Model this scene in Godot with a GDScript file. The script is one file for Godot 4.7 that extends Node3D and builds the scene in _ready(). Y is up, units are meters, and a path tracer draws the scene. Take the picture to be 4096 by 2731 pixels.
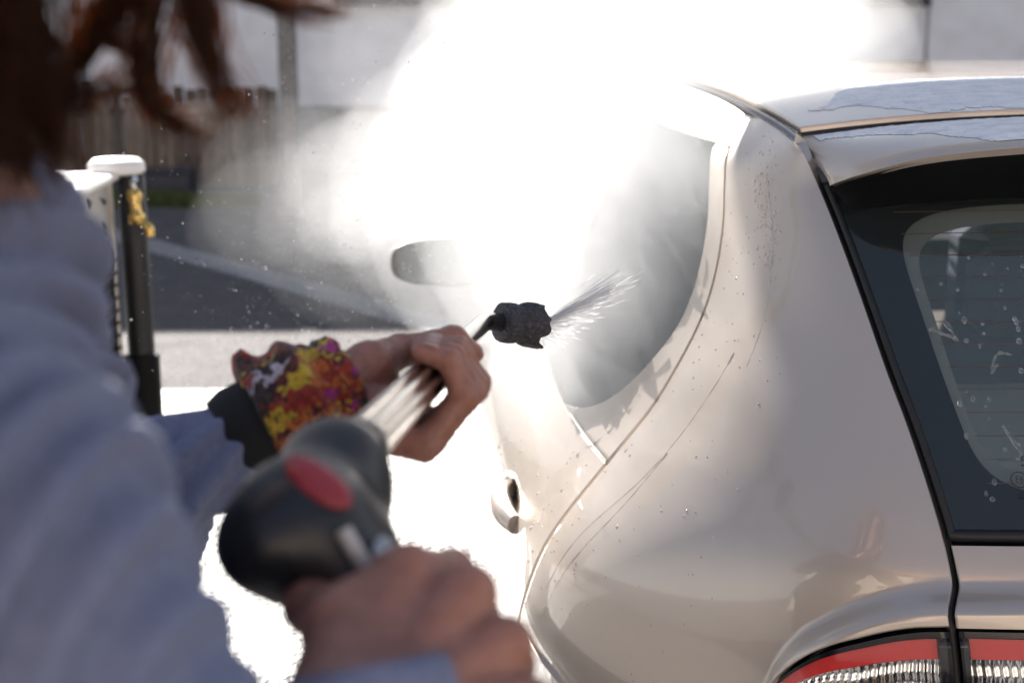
extends Node3D
# A car being washed: camera, sky, sun and exposure first, then the setting, then the things.

const XC := 0.97          # the car's centre plane
var noise := FastNoiseLite.new()
var rng := RandomNumberGenerator.new()
var M := {}
var car: Node3D
var CO := Vector3(0.97, 0.0, -3.6)

func _ready() -> void:
	rng.seed = 7
	noise.seed = 11
	noise.frequency = 1.0
	noise.fractal_octaves = 2
	# camera
	var cam := Camera3D.new()
	cam.name = "camera"
	add_child(cam)
	cam.position = Vector3(0.0, 1.57, 0.0)
	cam.rotation = Vector3(deg_to_rad(-13.112), deg_to_rad(-1.649), 0.0)
	cam.near = 0.05
	cam.far = 400.0
	cam.fov = 26.99
	var lens := CameraAttributesPhysical.new()
	lens.frustum_focal_length = 50.0
	lens.exposure_aperture = 5.0
	lens.frustum_focus_distance = 1.62
	cam.attributes = lens
	cam.fov = 26.99
	cam.current = true
	# sky and air
	var env := Environment.new()
	env.background_mode = Environment.BG_SKY
	var sm := ProceduralSkyMaterial.new()
	sm.sky_top_color = Color(0.36, 0.41, 0.50)
	sm.sky_horizon_color = Color(0.825, 0.825, 0.82)
	sm.sky_curve = 0.16
	sm.ground_bottom_color = Color(0.22, 0.21, 0.2)
	sm.ground_horizon_color = Color(0.62, 0.62, 0.63)
	sm.sun_angle_max = 1.0
	var sky := Sky.new()
	sky.sky_material = sm
	env.sky = sky
	env.background_energy_multiplier = 0.45
	env.tonemap_mode = Environment.TONE_MAPPER_LINEAR
	env.tonemap_exposure = 5.6
	env.volumetric_fog_enabled = true
	env.volumetric_fog_density = 0.0
	env.sdfgi_enabled = true
	env.ssao_enabled = true
	env.ssil_enabled = true
	var we := WorldEnvironment.new()
	we.name = "world_environment"
	we.environment = env
	add_child(we)
	# sun: ahead of the camera and a little to the left
	var sun := DirectionalLight3D.new()
	sun.name = "sun"
	add_child(sun)
	sun.light_energy = 1.6
	sun.light_color = Color(1.0, 0.98, 0.955)
	sun.light_angular_distance = 0.5
	sun.shadow_enabled = true
	sun.rotation = Vector3(deg_to_rad(-33.0), deg_to_rad(180.0 + 22.0), 0.0)
	materials()
	setting()
	build_car()
	water_on_car()
	machine()
	gun()
	person()
	spray_and_mist()

# ------------------------------------------------------------------ helpers
func lin(r: float, g: float, b: float, a := 1.0) -> Color:
	return Color(r, g, b, a).linear_to_srgb()

func mat(called: String, c: Color, rough: float, metal := 0.0) -> StandardMaterial3D:
	var m := StandardMaterial3D.new()
	m.resource_name = called
	m.albedo_color = c
	m.roughness = rough
	m.metallic = metal
	M[called] = m
	return m

func ntex(freq: float, size := 512, octaves := 4, ramp: Array = [], normal := false, sd := 3, strength := 6.0) -> NoiseTexture2D:
	var n := FastNoiseLite.new()
	n.seed = sd
	n.frequency = freq
	n.fractal_octaves = octaves
	var t := NoiseTexture2D.new()
	t.width = size
	t.height = size
	t.seamless = true
	t.noise = n
	if normal:
		t.as_normal_map = true
		t.bump_strength = strength
	if ramp.size():
		var g := Gradient.new()
		var offs := PackedFloat32Array()
		var cols := PackedColorArray()
		for r in ramp:
			offs.append(r[0])
			cols.append(r[1])
		g.offsets = offs
		g.colors = cols
		t.color_ramp = g
	return t

func tri(m: StandardMaterial3D, scale: float) -> void:
	m.uv1_triplanar = true
	m.uv1_world_triplanar = true
	m.uv1_scale = Vector3.ONE * scale

func obj(called: String, mesh: Mesh, m: Material, parent: Node, at := Vector3.ZERO) -> MeshInstance3D:
	var o := MeshInstance3D.new()
	o.name = called
	o.mesh = mesh
	o.material_override = m
	parent.add_child(o, true)
	o.position = at
	return o

func thing(called: String, label: String, category: String, at := Vector3.ZERO, group := "", kind := "") -> Node3D:
	var o := Node3D.new()
	o.name = called
	add_child(o, true)
	o.position = at
	tag(o, label, category, group, kind)
	return o

func tag(o: Node, label: String, category: String, group := "", kind := "") -> void:
	if label: o.set_meta("label", label)
	if category: o.set_meta("category", category)
	if group: o.set_meta("group", group)
	if kind: o.set_meta("kind", kind)

func ser(x: float, tab: Array) -> Vector3:
	# smooth interpolation in a table of [key, Vector3]
	var n := tab.size()
	if x <= tab[0][0]: return tab[0][1]
	if x >= tab[n - 1][0]: return tab[n - 1][1]
	var i := 0
	while tab[i + 1][0] < x: i += 1
	var a: Array = tab[i]
	var b: Array = tab[i + 1]
	var h: float = b[0] - a[0]
	var t: float = (x - a[0]) / h
	var p: Array = tab[max(i - 1, 0)]
	var q: Array = tab[min(i + 2, n - 1)]
	var ma: Vector3 = (b[1] - p[1]) / (b[0] - p[0])
	var mb: Vector3 = (q[1] - a[1]) / (q[0] - a[0])
	var t2 := t * t
	var t3 := t2 * t
	return a[1] * (2 * t3 - 3 * t2 + 1) + ma * h * (t3 - 2 * t2 + t) + b[1] * (3 * t2 - 2 * t3) + mb * h * (t3 - t2)

func tab1(x: float, keys: Array) -> float:
	var t := []
	for k in keys: t.append([k[0], Vector3(k[1], 0, 0)])
	return ser(x, t).x

func norms(P: PackedVector3Array, I: PackedInt32Array) -> PackedVector3Array:
	var N := PackedVector3Array()
	N.resize(P.size())
	for k in range(0, I.size(), 3):
		var a := P[I[k]]
		var c := (P[I[k + 2]] - a).cross(P[I[k + 1]] - a)
		N[I[k]] += c
		N[I[k + 1]] += c
		N[I[k + 2]] += c
	for i in N.size(): N[i] = N[i].normalized() if N[i].length() > 1e-20 else Vector3.UP
	return N

func amesh(P: PackedVector3Array, I: PackedInt32Array, UV := PackedVector2Array(), C := PackedColorArray(), flat := false) -> ArrayMesh:
	var arr := []
	arr.resize(Mesh.ARRAY_MAX)
	if flat:
		var P2 := PackedVector3Array()
		var N2 := PackedVector3Array()
		for k in range(0, I.size(), 3):
			var c := (P[I[k + 2]] - P[I[k]]).cross(P[I[k + 1]] - P[I[k]]).normalized()
			for j in 3:
				P2.append(P[I[k + j]])
				N2.append(c)
		arr[Mesh.ARRAY_VERTEX] = P2
		arr[Mesh.ARRAY_NORMAL] = N2
	else:
		arr[Mesh.ARRAY_VERTEX] = P
		arr[Mesh.ARRAY_NORMAL] = norms(P, I)
		arr[Mesh.ARRAY_INDEX] = I
		if UV.size(): arr[Mesh.ARRAY_TEX_UV] = UV
		if C.size(): arr[Mesh.ARRAY_COLOR] = C
	var m := ArrayMesh.new()
	m.add_surface_from_arrays(Mesh.PRIMITIVE_TRIANGLES, arr)
	return m

func gidx(nu: int, nv: int, wrap := false, flip := false) -> PackedInt32Array:
	var I := PackedInt32Array()
	for j in nv - 1:
		for i in (nu if wrap else nu - 1):
			var a := j * nu + i
			var b := j * nu + (i + 1) % nu
			var c := a + nu
			var d := b + nu
			if flip: I.append_array(PackedInt32Array([a, c, b, b, c, d]))
			else: I.append_array(PackedInt32Array([a, b, c, b, d, c]))
	return I

func steps(n: int, eps: float) -> PackedFloat32Array:
	# 0..1 with a narrow first and last cell, so that a folded edge stays tight
	var s := PackedFloat32Array([0.0])
	for i in n + 1: s.append(lerpf(eps, 1.0 - eps, float(i) / n))
	s.append(1.0)
	return s

func sheet(f: Callable, nu: int, nv: int, inside: Vector3, lip := 0.012, eps := 0.004, mirror := false) -> ArrayMesh:
	# a panel of f(u, v), its edges folded inwards by lip
	var us := steps(nu, eps)
	var vs := steps(nv, eps)
	var a := us.size()
	var b := vs.size()
	var P := PackedVector3Array()
	for v in vs:
		for u in us:
			var q: Vector3 = f.call(u, v)
			P.append(Vector3(2.0 * XC - q.x, q.y, q.z) if mirror else q)
	var ins := Vector3(2.0 * XC - inside.x, inside.y, inside.z) if mirror else inside
	var mid := (b / 2) * a + a / 2
	var nrm := (P[mid + a] - P[mid]).cross(P[mid + 1] - P[mid])
	var flip := nrm.dot(P[mid] - ins) < 0
	var I := gidx(a, b, false, flip)
	if lip > 0.0:
		var N := norms(P, I)
		var ring := PackedInt32Array()
		for i in a: ring.append(i)
		for j in range(1, b): ring.append(j * a + a - 1)
		for i in range(a - 2, -1, -1): ring.append((b - 1) * a + i)
		for j in range(b - 2, 0, -1): ring.append(j * a)
		var st := P.size()
		for r in ring: P.append(P[r] - N[r] * lip)
		var n := ring.size()
		for i in n:
			var p := ring[i]
			var q := ring[(i + 1) % n]
			var p2 := st + i
			var q2 := st + (i + 1) % n
			if not flip: I.append_array(PackedInt32Array([p, p2, q, q, p2, q2]))
			else: I.append_array(PackedInt32Array([p, q, p2, q, q2, p2]))
	return amesh(P, I)

func tube(path: PackedVector3Array, radii: Variant, sides := 12, caps := true, flatten := 1.0, up := Vector3.UP) -> ArrayMesh:
	var P := PackedVector3Array()
	var UV := PackedVector2Array()
	var n := path.size()
	var ref := up
	var run := 0.0
	for i in n:
		var t := (path[min(i + 1, n - 1)] - path[max(i - 1, 0)]).normalized()
		var s := t.cross(ref)
		if s.length() < 1e-4: s = t.cross(Vector3(0.3, 0.2, 0.9))
		s = s.normalized()
		var w := s.cross(t).normalized()
		ref = w
		if i: run += path[i].distance_to(path[i - 1])
		var r: float = radii if radii is float else radii[i]
		for k in sides:
			var a := TAU * k / sides
			P.append(path[i] + s * cos(a) * r + w * sin(a) * r * flatten)
			UV.append(Vector2(float(k) / sides, run))
	var I := gidx(sides, n, true, false)
	if caps:
		for e in 2:
			var st := P.size()
			var base := 0 if e == 0 else (n - 1) * sides
			var c := Vector3.ZERO
			for k in sides:
				P.append(P[base + k])
				UV.append(Vector2.ZERO)
				c += P[base + k] / sides
			P.append(c)
			UV.append(Vector2.ZERO)
			for k in sides:
				var x := st + k
				var y := st + (k + 1) % sides
				if e == 1: I.append_array(PackedInt32Array([x, y, st + sides]))
				else: I.append_array(PackedInt32Array([y, x, st + sides]))
	return amesh(P, I, UV)

func bez(pts: Array, n: int) -> PackedVector3Array:
	# smooth path through points
	var t := []
	for i in pts.size(): t.append([float(i), pts[i]])
	var out := PackedVector3Array()
	for i in n + 1: out.append(ser(float(i) / n * (pts.size() - 1), t))
	return out

func box(c: Vector3, s: Vector3, bev := 0.0) -> ArrayMesh:
	# a box with bevelled edges
	var b := maxf(bev, 0.0005)
	var h := s / 2.0
	var P := PackedVector3Array()
	var st := SurfaceTool.new()
	st.begin(Mesh.PRIMITIVE_TRIANGLES)
	st.set_smooth_group(-1)
	var q := func(a: Vector3, d: Vector3, e: Vector3, f: Vector3):
		var nn := (e - a).cross(d - a)
		var mid := (a + d + e + f) / 4.0
		var L := [a, d, e, a, e, f] if nn.dot(mid) > 0 else [a, e, d, a, f, e]
		for p in L: st.add_vertex(c + p)
	for ax in 3:
		var u := (ax + 1) % 3
		var v := (ax + 2) % 3
		for sg in [-1.0, 1.0]:
			var L := []
			for k in [[-1, -1], [1, -1], [1, 1], [-1, 1]]:
				var p := Vector3.ZERO
				p[ax] = sg * h[ax]
				p[u] = k[0] * (h[u] - b)
				p[v] = k[1] * (h[v] - b)
				L.append(p)
			q.call(L[0], L[1], L[2], L[3])
			for s2 in [-1.0, 1.0]:   # edges between +-ax and +-u
				var L2 := []
				for k in [-1.0, 1.0]:
					var p := Vector3.ZERO
					p[ax] = sg * h[ax]
					p[u] = s2 * (h[u] - b)
					p[v] = k * (h[v] - b)
					var p2 := p
					p2[ax] = sg * (h[ax] - b)
					p2[u] = s2 * h[u]
					L2.append(p)
					L2.append(p2)
				q.call(L2[0], L2[1], L2[3], L2[2])
	for sx in [-1.0, 1.0]:
		for sy in [-1.0, 1.0]:
			for sz in [-1.0, 1.0]:
				var a := Vector3(sx * h.x, sy * (h.y - b), sz * (h.z - b))
				var d := Vector3(sx * (h.x - b), sy * h.y, sz * (h.z - b))
				var e := Vector3(sx * (h.x - b), sy * (h.y - b), sz * h.z)
				var nn := (e - a).cross(d - a)
				for p in ([a, d, e] if nn.dot(a + d + e) > 0 else [a, e, d]): st.add_vertex(c + p)
	st.generate_normals()
	return st.commit()

func lathe(base: Vector3, axis: Vector3, prof: Array, sides := 24) -> ArrayMesh:
	# prof: [[distance along axis, radius] ...]
	var path := PackedVector3Array()
	var w := axis.normalized()
	var s := w.cross(Vector3(0.31, 0.87, 0.2)).normalized()
	var t := w.cross(s)
	var P := PackedVector3Array()
	for p in prof:
		for k in sides:
			var a := TAU * k / sides
			P.append(base + w * float(p[0]) + (s * cos(a) + t * sin(a)) * float(p[1]))
	return amesh(P, gidx(sides, prof.size(), true, true))

# ------------------------------------------------------------------ fields: smooth bodies
var FB := []      # bones: [a, b, ra, rb]

func fd(p: Vector3, ids: PackedInt32Array, k: float) -> float:
	var d := 1e3
	for i in ids:
		var B: Array = FB[i]
		var a: Vector3 = B[0]
		var ab: Vector3 = B[4]
		var t := clampf((p - a).dot(ab) * B[5], 0.0, 1.0)
		var e: float = p.distance_to(a + ab * t) - B[2] - B[6] * t
		if d > 900.0: d = e
		else:
			var h := maxf(k - absf(d - e), 0.0) / k
			d = minf(d, e) - h * h * k * 0.25
	return d

func field(bones: Array, cell: float, k: float, disp: Variant = null) -> ArrayMesh:
	FB.clear()
	var lo := Vector3.ONE * 1e9
	var hi := -lo
	for b in bones:
		var ab: Vector3 = b[1] - b[0]
		FB.append([b[0], b[1], b[2], b[3], ab, 1.0 / maxf(ab.length_squared(), 1e-9), b[3] - b[2]])
		for q in 2:
			var r: float = b[2 + q]
			lo = lo.min(b[q] - Vector3.ONE * r)
			hi = hi.max(b[q] + Vector3.ONE * r)
	lo -= Vector3.ONE * (cell * 2.0 + k * 0.3)
	hi += Vector3.ONE * (cell * 2.0 + k * 0.3)
	var BS := 6
	var bn := Vector3i(((hi - lo) / (cell * BS)).ceil())
	var all := PackedInt32Array(range(FB.size()))
	var vals := {}
	var W := bn * BS + Vector3i.ONE * 2
	var blocks := []
	for bz in bn.z:
		for by in bn.y:
			for bx in bn.x:
				var c := lo + (Vector3(bx, by, bz) + Vector3.ONE * 0.5) * (cell * BS)
				var rad := cell * BS * 0.87 + cell
				var near := PackedInt32Array()
				var dm := 1e3
				for i in FB.size():
					var B: Array = FB[i]
					var t := clampf((c - B[0]).dot(B[4]) * B[5], 0.0, 1.0)
					var e: float = c.distance_to(B[0] + B[4] * t) - B[2] - B[6] * t
					dm = minf(dm, e)
					if e < rad + k: near.append(i)
				if near.is_empty() or dm > rad + k * 0.3 or dm < -rad - k: continue
				blocks.append(Vector3i(bx, by, bz))
				for z in range(bz * BS, bz * BS + BS + 1):
					for y in range(by * BS, by * BS + BS + 1):
						for x in range(bx * BS, bx * BS + BS + 1):
							var key := (z * W.y + y) * W.x + x
							if not vals.has(key):
								vals[key] = fd(lo + Vector3(x, y, z) * cell, near, k)
	var P := PackedVector3Array()
	var I := PackedInt32Array()
	var vid := {}
	var sx := 1
	var sy := W.x
	var sz := W.x * W.y
	var offs := [0, sx, sy, sx + sy, sz, sx + sz, sy + sz, sx + sy + sz]
	var ovec := [Vector3(0, 0, 0), Vector3(1, 0, 0), Vector3(0, 1, 0), Vector3(1, 1, 0), Vector3(0, 0, 1), Vector3(1, 0, 1), Vector3(0, 1, 1), Vector3(1, 1, 1)]
	var edges := [[0, 1], [2, 3], [4, 5], [6, 7], [0, 2], [1, 3], [4, 6], [5, 7], [0, 4], [1, 5], [2, 6], [3, 7]]
	for b in blocks:
		for z in range(b.z * BS, b.z * BS + BS):
			for y in range(b.y * BS, b.y * BS + BS):
				for x in range(b.x * BS, b.x * BS + BS):
					var key: int = (z * W.y + y) * W.x + x
					var f := []
					var inside := 0
					for o in offs:
						var v: float = vals[key + o]
						f.append(v)
						if v < 0.0: inside += 1
					if inside == 0 or inside == 8: continue
					var s := Vector3.ZERO
					var n := 0
					for e in edges:
						var fa: float = f[e[0]]
						var fb: float = f[e[1]]
						if (fa < 0.0) != (fb < 0.0):
							s += ovec[e[0]].lerp(ovec[e[1]], fa / (fa - fb))
							n += 1
					vid[key] = P.size()
					P.append(lo + (Vector3(x, y, z) + s / n) * cell)
	for key in vid:
		var f0: bool = vals[key] < 0.0
		for ax in 3:
			var d: int = [sx, sy, sz][ax]
			var u: int = [sy, sz, sx][ax]
			var v: int = [sz, sx, sy][ax]
			if not vals.has(key + d): continue
			var f1: bool = vals[key + d] < 0.0
			if f0 == f1: continue
			if not (vid.has(key - u) and vid.has(key - v) and vid.has(key - u - v)): continue
			var a: int = vid[key]
			var bq: int = vid[key - u]
			var c: int = vid[key - u - v]
			var dd: int = vid[key - v]
			if f0: I.append_array(PackedInt32Array([a, c, bq, a, dd, c]))
			else: I.append_array(PackedInt32Array([a, bq, c, a, c, dd]))
	if disp != null:
		var N := norms(P, I)
		for i in P.size(): P[i] = disp.call(P[i], N[i])
	return amesh(P, I)
# ------------------------------------------------------------------ materials
func materials() -> void:
	var m: StandardMaterial3D
	m = mat("paint", lin(0.46, 0.40, 0.345), 0.36, 0.45)
	m.clearcoat_enabled = true
	m.clearcoat = 1.0
	m.clearcoat_roughness = 0.02
	m.roughness_texture = ntex(0.02, 512, 5, [[0.0, Color(0.85, 0.85, 0.85)], [1.0, Color(1, 1, 1)]], false, 5)
	tri(m, 1.7)
	m = mat("black_gloss", lin(0.008, 0.008, 0.01), 0.12)
	m = mat("black_plastic", lin(0.006, 0.006, 0.007), 0.5)
	m.metallic_specular = 0.25
	m = mat("frit", lin(0.008, 0.007, 0.007), 0.5)
	m.metallic_specular = 0.2
	m = mat("rubber", lin(0.008, 0.008, 0.008), 0.55)
	m = mat("trim_grey", lin(0.11, 0.115, 0.11), 0.8)
	m = mat("seat_cloth", lin(0.02, 0.028, 0.055), 0.9)
	m = mat("shelf_cloth", lin(0.30, 0.32, 0.31), 0.9)
	m = mat("glass", lin(0.12, 0.2, 0.2, 0.07), 0.02)
	m.transparency = BaseMaterial3D.TRANSPARENCY_ALPHA
	m = mat("tinted_glass", lin(0.05, 0.08, 0.08, 0.18), 0.02)
	m.transparency = BaseMaterial3D.TRANSPARENCY_ALPHA
	m = mat("lens_clear", lin(0.3, 0.3, 0.3, 0.01), 0.02)
	m.transparency = BaseMaterial3D.TRANSPARENCY_ALPHA
	m = mat("lens_red", lin(0.6, 0.008, 0.006), 0.10)
	m.clearcoat_enabled = true
	m = mat("amber", lin(0.75, 0.25, 0.01), 0.2)
	m = mat("chrome", lin(0.75, 0.75, 0.75), 0.14, 1.0)
	m = mat("steel", lin(0.42, 0.405, 0.385), 0.2, 1.0)
	m.roughness_texture = ntex(0.05, 256, 4, [[0.0, Color(0.6, 0.6, 0.6)], [1.0, Color(1, 1, 1)]], false, 21)
	tri(m, 9.0)
	m = mat("mirror_glass", lin(0.13, 0.18, 0.18), 0.03, 1.0)
	m = mat("heat_wire", lin(0.11, 0.04, 0.018), 0.7)
	m = mat("print_black", lin(0.01, 0.01, 0.01), 0.5)
	m = mat("wheel_rim", lin(0.5, 0.5, 0.5), 0.3, 0.9)
	# asphalt: wet and grainy, its palest specks put in to imitate sun sparkle
	m = mat("asphalt", Color.WHITE, 0.75)
	m.metallic_specular = 0.07
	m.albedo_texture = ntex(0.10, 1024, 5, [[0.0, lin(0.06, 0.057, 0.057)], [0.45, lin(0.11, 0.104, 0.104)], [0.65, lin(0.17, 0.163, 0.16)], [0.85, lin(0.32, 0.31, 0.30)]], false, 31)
	m.roughness_texture = ntex(0.012, 512, 4, [[0.3, Color(0.55, 0.55, 0.55)], [0.7, Color(1, 1, 1)]], false, 32)
	m.normal_enabled = true
	m.normal_texture = ntex(0.12, 1024, 3, [], true, 33, 9.0)
	m.normal_scale = 0.9
	tri(m, 0.55)
	m = mat("concrete", Color.WHITE, 0.5)
	m.albedo_texture = ntex(0.015, 512, 5, [[0.0, lin(0.17, 0.165, 0.16)], [0.5, lin(0.24, 0.235, 0.225)], [1.0, lin(0.32, 0.31, 0.30)]], false, 35)
	m.normal_enabled = true
	m.normal_texture = ntex(0.08, 512, 4, [], true, 36, 4.0)
	tri(m, 0.6)
	m = mat("post_concrete", Color.WHITE, 0.9)
	m.albedo_texture = ntex(0.03, 512, 5, [[0.0, lin(0.13, 0.125, 0.12)], [0.5, lin(0.21, 0.2, 0.19)], [1.0, lin(0.3, 0.29, 0.275)]], false, 37)
	tri(m, 1.3)
	m = mat("plaster", Color.WHITE, 0.9)
	m.albedo_texture = ntex(0.012, 512, 5, [[0.0, lin(0.68, 0.68, 0.69)], [0.5, lin(0.75, 0.75, 0.76)], [1.0, lin(0.81, 0.81, 0.82)]], false, 38)
	tri(m, 0.35)
	m = mat("plaster_base", Color.WHITE, 0.9)
	m.albedo_texture = ntex(0.02, 512, 5, [[0.0, lin(0.24, 0.23, 0.22)], [1.0, lin(0.38, 0.365, 0.35)]], false, 39)
	tri(m, 0.5)
	m = mat("render_beige", lin(0.36, 0.31, 0.26), 0.9)
	m = mat("roof_tile", lin(0.25, 0.11, 0.07), 0.8)
	m = mat("line_paint", Color.WHITE, 0.7)
	m.albedo_texture = ntex(0.04, 512, 5, [[0.25, lin(0.12, 0.115, 0.11)], [0.5, lin(0.26, 0.25, 0.24)], [0.8, lin(0.36, 0.35, 0.34)]], false, 41)
	tri(m, 1.2)
	for k in 4:
		var v: float = [0.75, 1.0, 1.25, 1.5][k]
		m = mat("picket_%d" % k, Color.WHITE, 0.85)
		m.albedo_texture = ntex(0.02, 256, 4, [[0.2, lin(0.10 * v, 0.075 * v, 0.055 * v)], [0.8, lin(0.17 * v, 0.13 * v, 0.10 * v)]], false, 44 + k)
		m.uv1_triplanar = true
		m.uv1_world_triplanar = true
		m.uv1_scale = Vector3(6.0, 0.7, 6.0)
	m = mat("grass", lin(0.075, 0.10, 0.03), 0.8)
	m = mat("dark_paint", lin(0.03, 0.032, 0.045), 0.5)
	m = mat("window_dark", lin(0.015, 0.017, 0.02), 0.08)
	m = mat("sign_blue", lin(0.02, 0.05, 0.28), 0.4)
	m = mat("white_paint", lin(0.75, 0.75, 0.75), 0.5)
	m = mat("cabinet", Color.WHITE, 0.35)
	m.albedo_texture = ntex(0.01, 256, 4, [[0.0, lin(0.45, 0.44, 0.43)], [1.0, lin(0.56, 0.55, 0.54)]], false, 49)
	tri(m, 1.0)
	m = mat("aluminium", lin(0.6, 0.58, 0.56), 0.32, 1.0)
	m = mat("cap_white", lin(0.72, 0.71, 0.69), 0.3)
	m = mat("brass", lin(0.62, 0.42, 0.14), 0.22, 1.0)
	m = mat("black_pipe", lin(0.012, 0.013, 0.017), 0.4)
	m = mat("canopy", lin(0.5, 0.49, 0.48), 0.7)
	# clothes and skin
	m = mat("hoodie", Color.WHITE, 0.95)
	m.albedo_texture = ntex(0.03, 512, 5, [[0.2, lin(0.14, 0.158, 0.245)], [0.8, lin(0.185, 0.205, 0.30)]], false, 51)
	m.rim_enabled = true
	m.rim = 0.25
	m.normal_enabled = true
	m.normal_texture = ntex(0.15, 512, 3, [], true, 52, 3.0)
	m.normal_scale = 0.25
	tri(m, 7.0)
	m = mat("trousers", lin(0.02, 0.022, 0.03), 0.9)
	m = mat("shoe", lin(0.02, 0.02, 0.02), 0.6)
	m = mat("skin", Color.WHITE, 0.48)
	m.albedo_texture = ntex(0.015, 512, 5, [[0.2, lin(0.29, 0.122, 0.080)], [0.55, lin(0.36, 0.168, 0.115)], [0.85, lin(0.39, 0.172, 0.130)]], false, 53)
	m.subsurf_scatter_enabled = true
	m.subsurf_scatter_strength = 0.12
	m.normal_enabled = true
	m.normal_texture = ntex(0.09, 512, 4, [], true, 54, 3.0)
	m.normal_scale = 0.5
	tri(m, 11.0)
	m = mat("nail", lin(0.42, 0.25, 0.20), 0.3)
	m = mat("hair", lin(0.016, 0.006, 0.003), 0.42)
	m.metallic_specular = 0.25
	m.backlight_enabled = true
	m.backlight = lin(0.34, 0.16, 0.058)
	m = mat("eye_white", lin(0.7, 0.7, 0.68), 0.1)
	m = mat("black_cloth", lin(0.01, 0.011, 0.011), 0.85)
	m = mat("gun_black", lin(0.011, 0.011, 0.013), 0.34)
	m.normal_enabled = true
	m.normal_texture = ntex(0.2, 256, 2, [], true, 56, 2.0)
	m.normal_scale = 0.25
	tri(m, 20.0)
	m = mat("badge_red", lin(0.30, 0.03, 0.035), 0.22)
	m = mat("pale_plastic", lin(0.55, 0.52, 0.48), 0.4)
	m = mat("nozzle_rubber", Color.WHITE, 0.62)
	m.albedo_texture = ntex(0.05, 256, 5, [[0.2, lin(0.018, 0.017, 0.022)], [0.6, lin(0.04, 0.038, 0.045)], [0.85, lin(0.11, 0.105, 0.11)]], false, 57)
	m.normal_enabled = true
	m.normal_texture = ntex(0.06, 256, 5, [], true, 58, 8.0)
	tri(m, 14.0)
	# water, with coloured films standing in for sky glare and window brightness
	m = mat("glare_film", Color.WHITE, 0.3)  # white colour stands in for sky glare on the wet roof
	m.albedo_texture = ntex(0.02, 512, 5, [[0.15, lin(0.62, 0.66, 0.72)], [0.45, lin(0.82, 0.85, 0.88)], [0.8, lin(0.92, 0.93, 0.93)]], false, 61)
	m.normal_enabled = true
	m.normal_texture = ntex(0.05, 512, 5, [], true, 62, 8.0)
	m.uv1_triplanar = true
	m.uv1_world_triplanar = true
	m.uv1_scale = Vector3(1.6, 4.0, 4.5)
	m = M.paint.duplicate()
	m.resource_name = "wet_paint"
	m.roughness = 0.16
	M["wet_paint"] = m
	m = mat("water", lin(0.97, 0.98, 0.98, 0.03), 0.02)
	m.refraction_enabled = true
	m.refraction_scale = 0.033
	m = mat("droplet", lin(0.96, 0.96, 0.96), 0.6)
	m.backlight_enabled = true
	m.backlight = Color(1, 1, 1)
	m = mat("brightening_film", lin(0.34, 0.46, 0.44, 0.15), 0.7)  # pale teal film added to brighten the dark rear window
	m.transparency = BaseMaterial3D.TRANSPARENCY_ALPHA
	m = mat("spray", lin(0.72, 0.72, 0.73, 0.035), 0.7)
	m.transparency = BaseMaterial3D.TRANSPARENCY_ALPHA

# ------------------------------------------------------------------ setting
func plane(x0: float, x1: float, z0: float, z1: float, y: float) -> ArrayMesh:
	var P := PackedVector3Array([Vector3(x0, y, z0), Vector3(x1, y, z0), Vector3(x0, y, z1), Vector3(x1, y, z1)])
	return amesh(P, PackedInt32Array([0, 1, 2, 1, 3, 2]))

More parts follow.
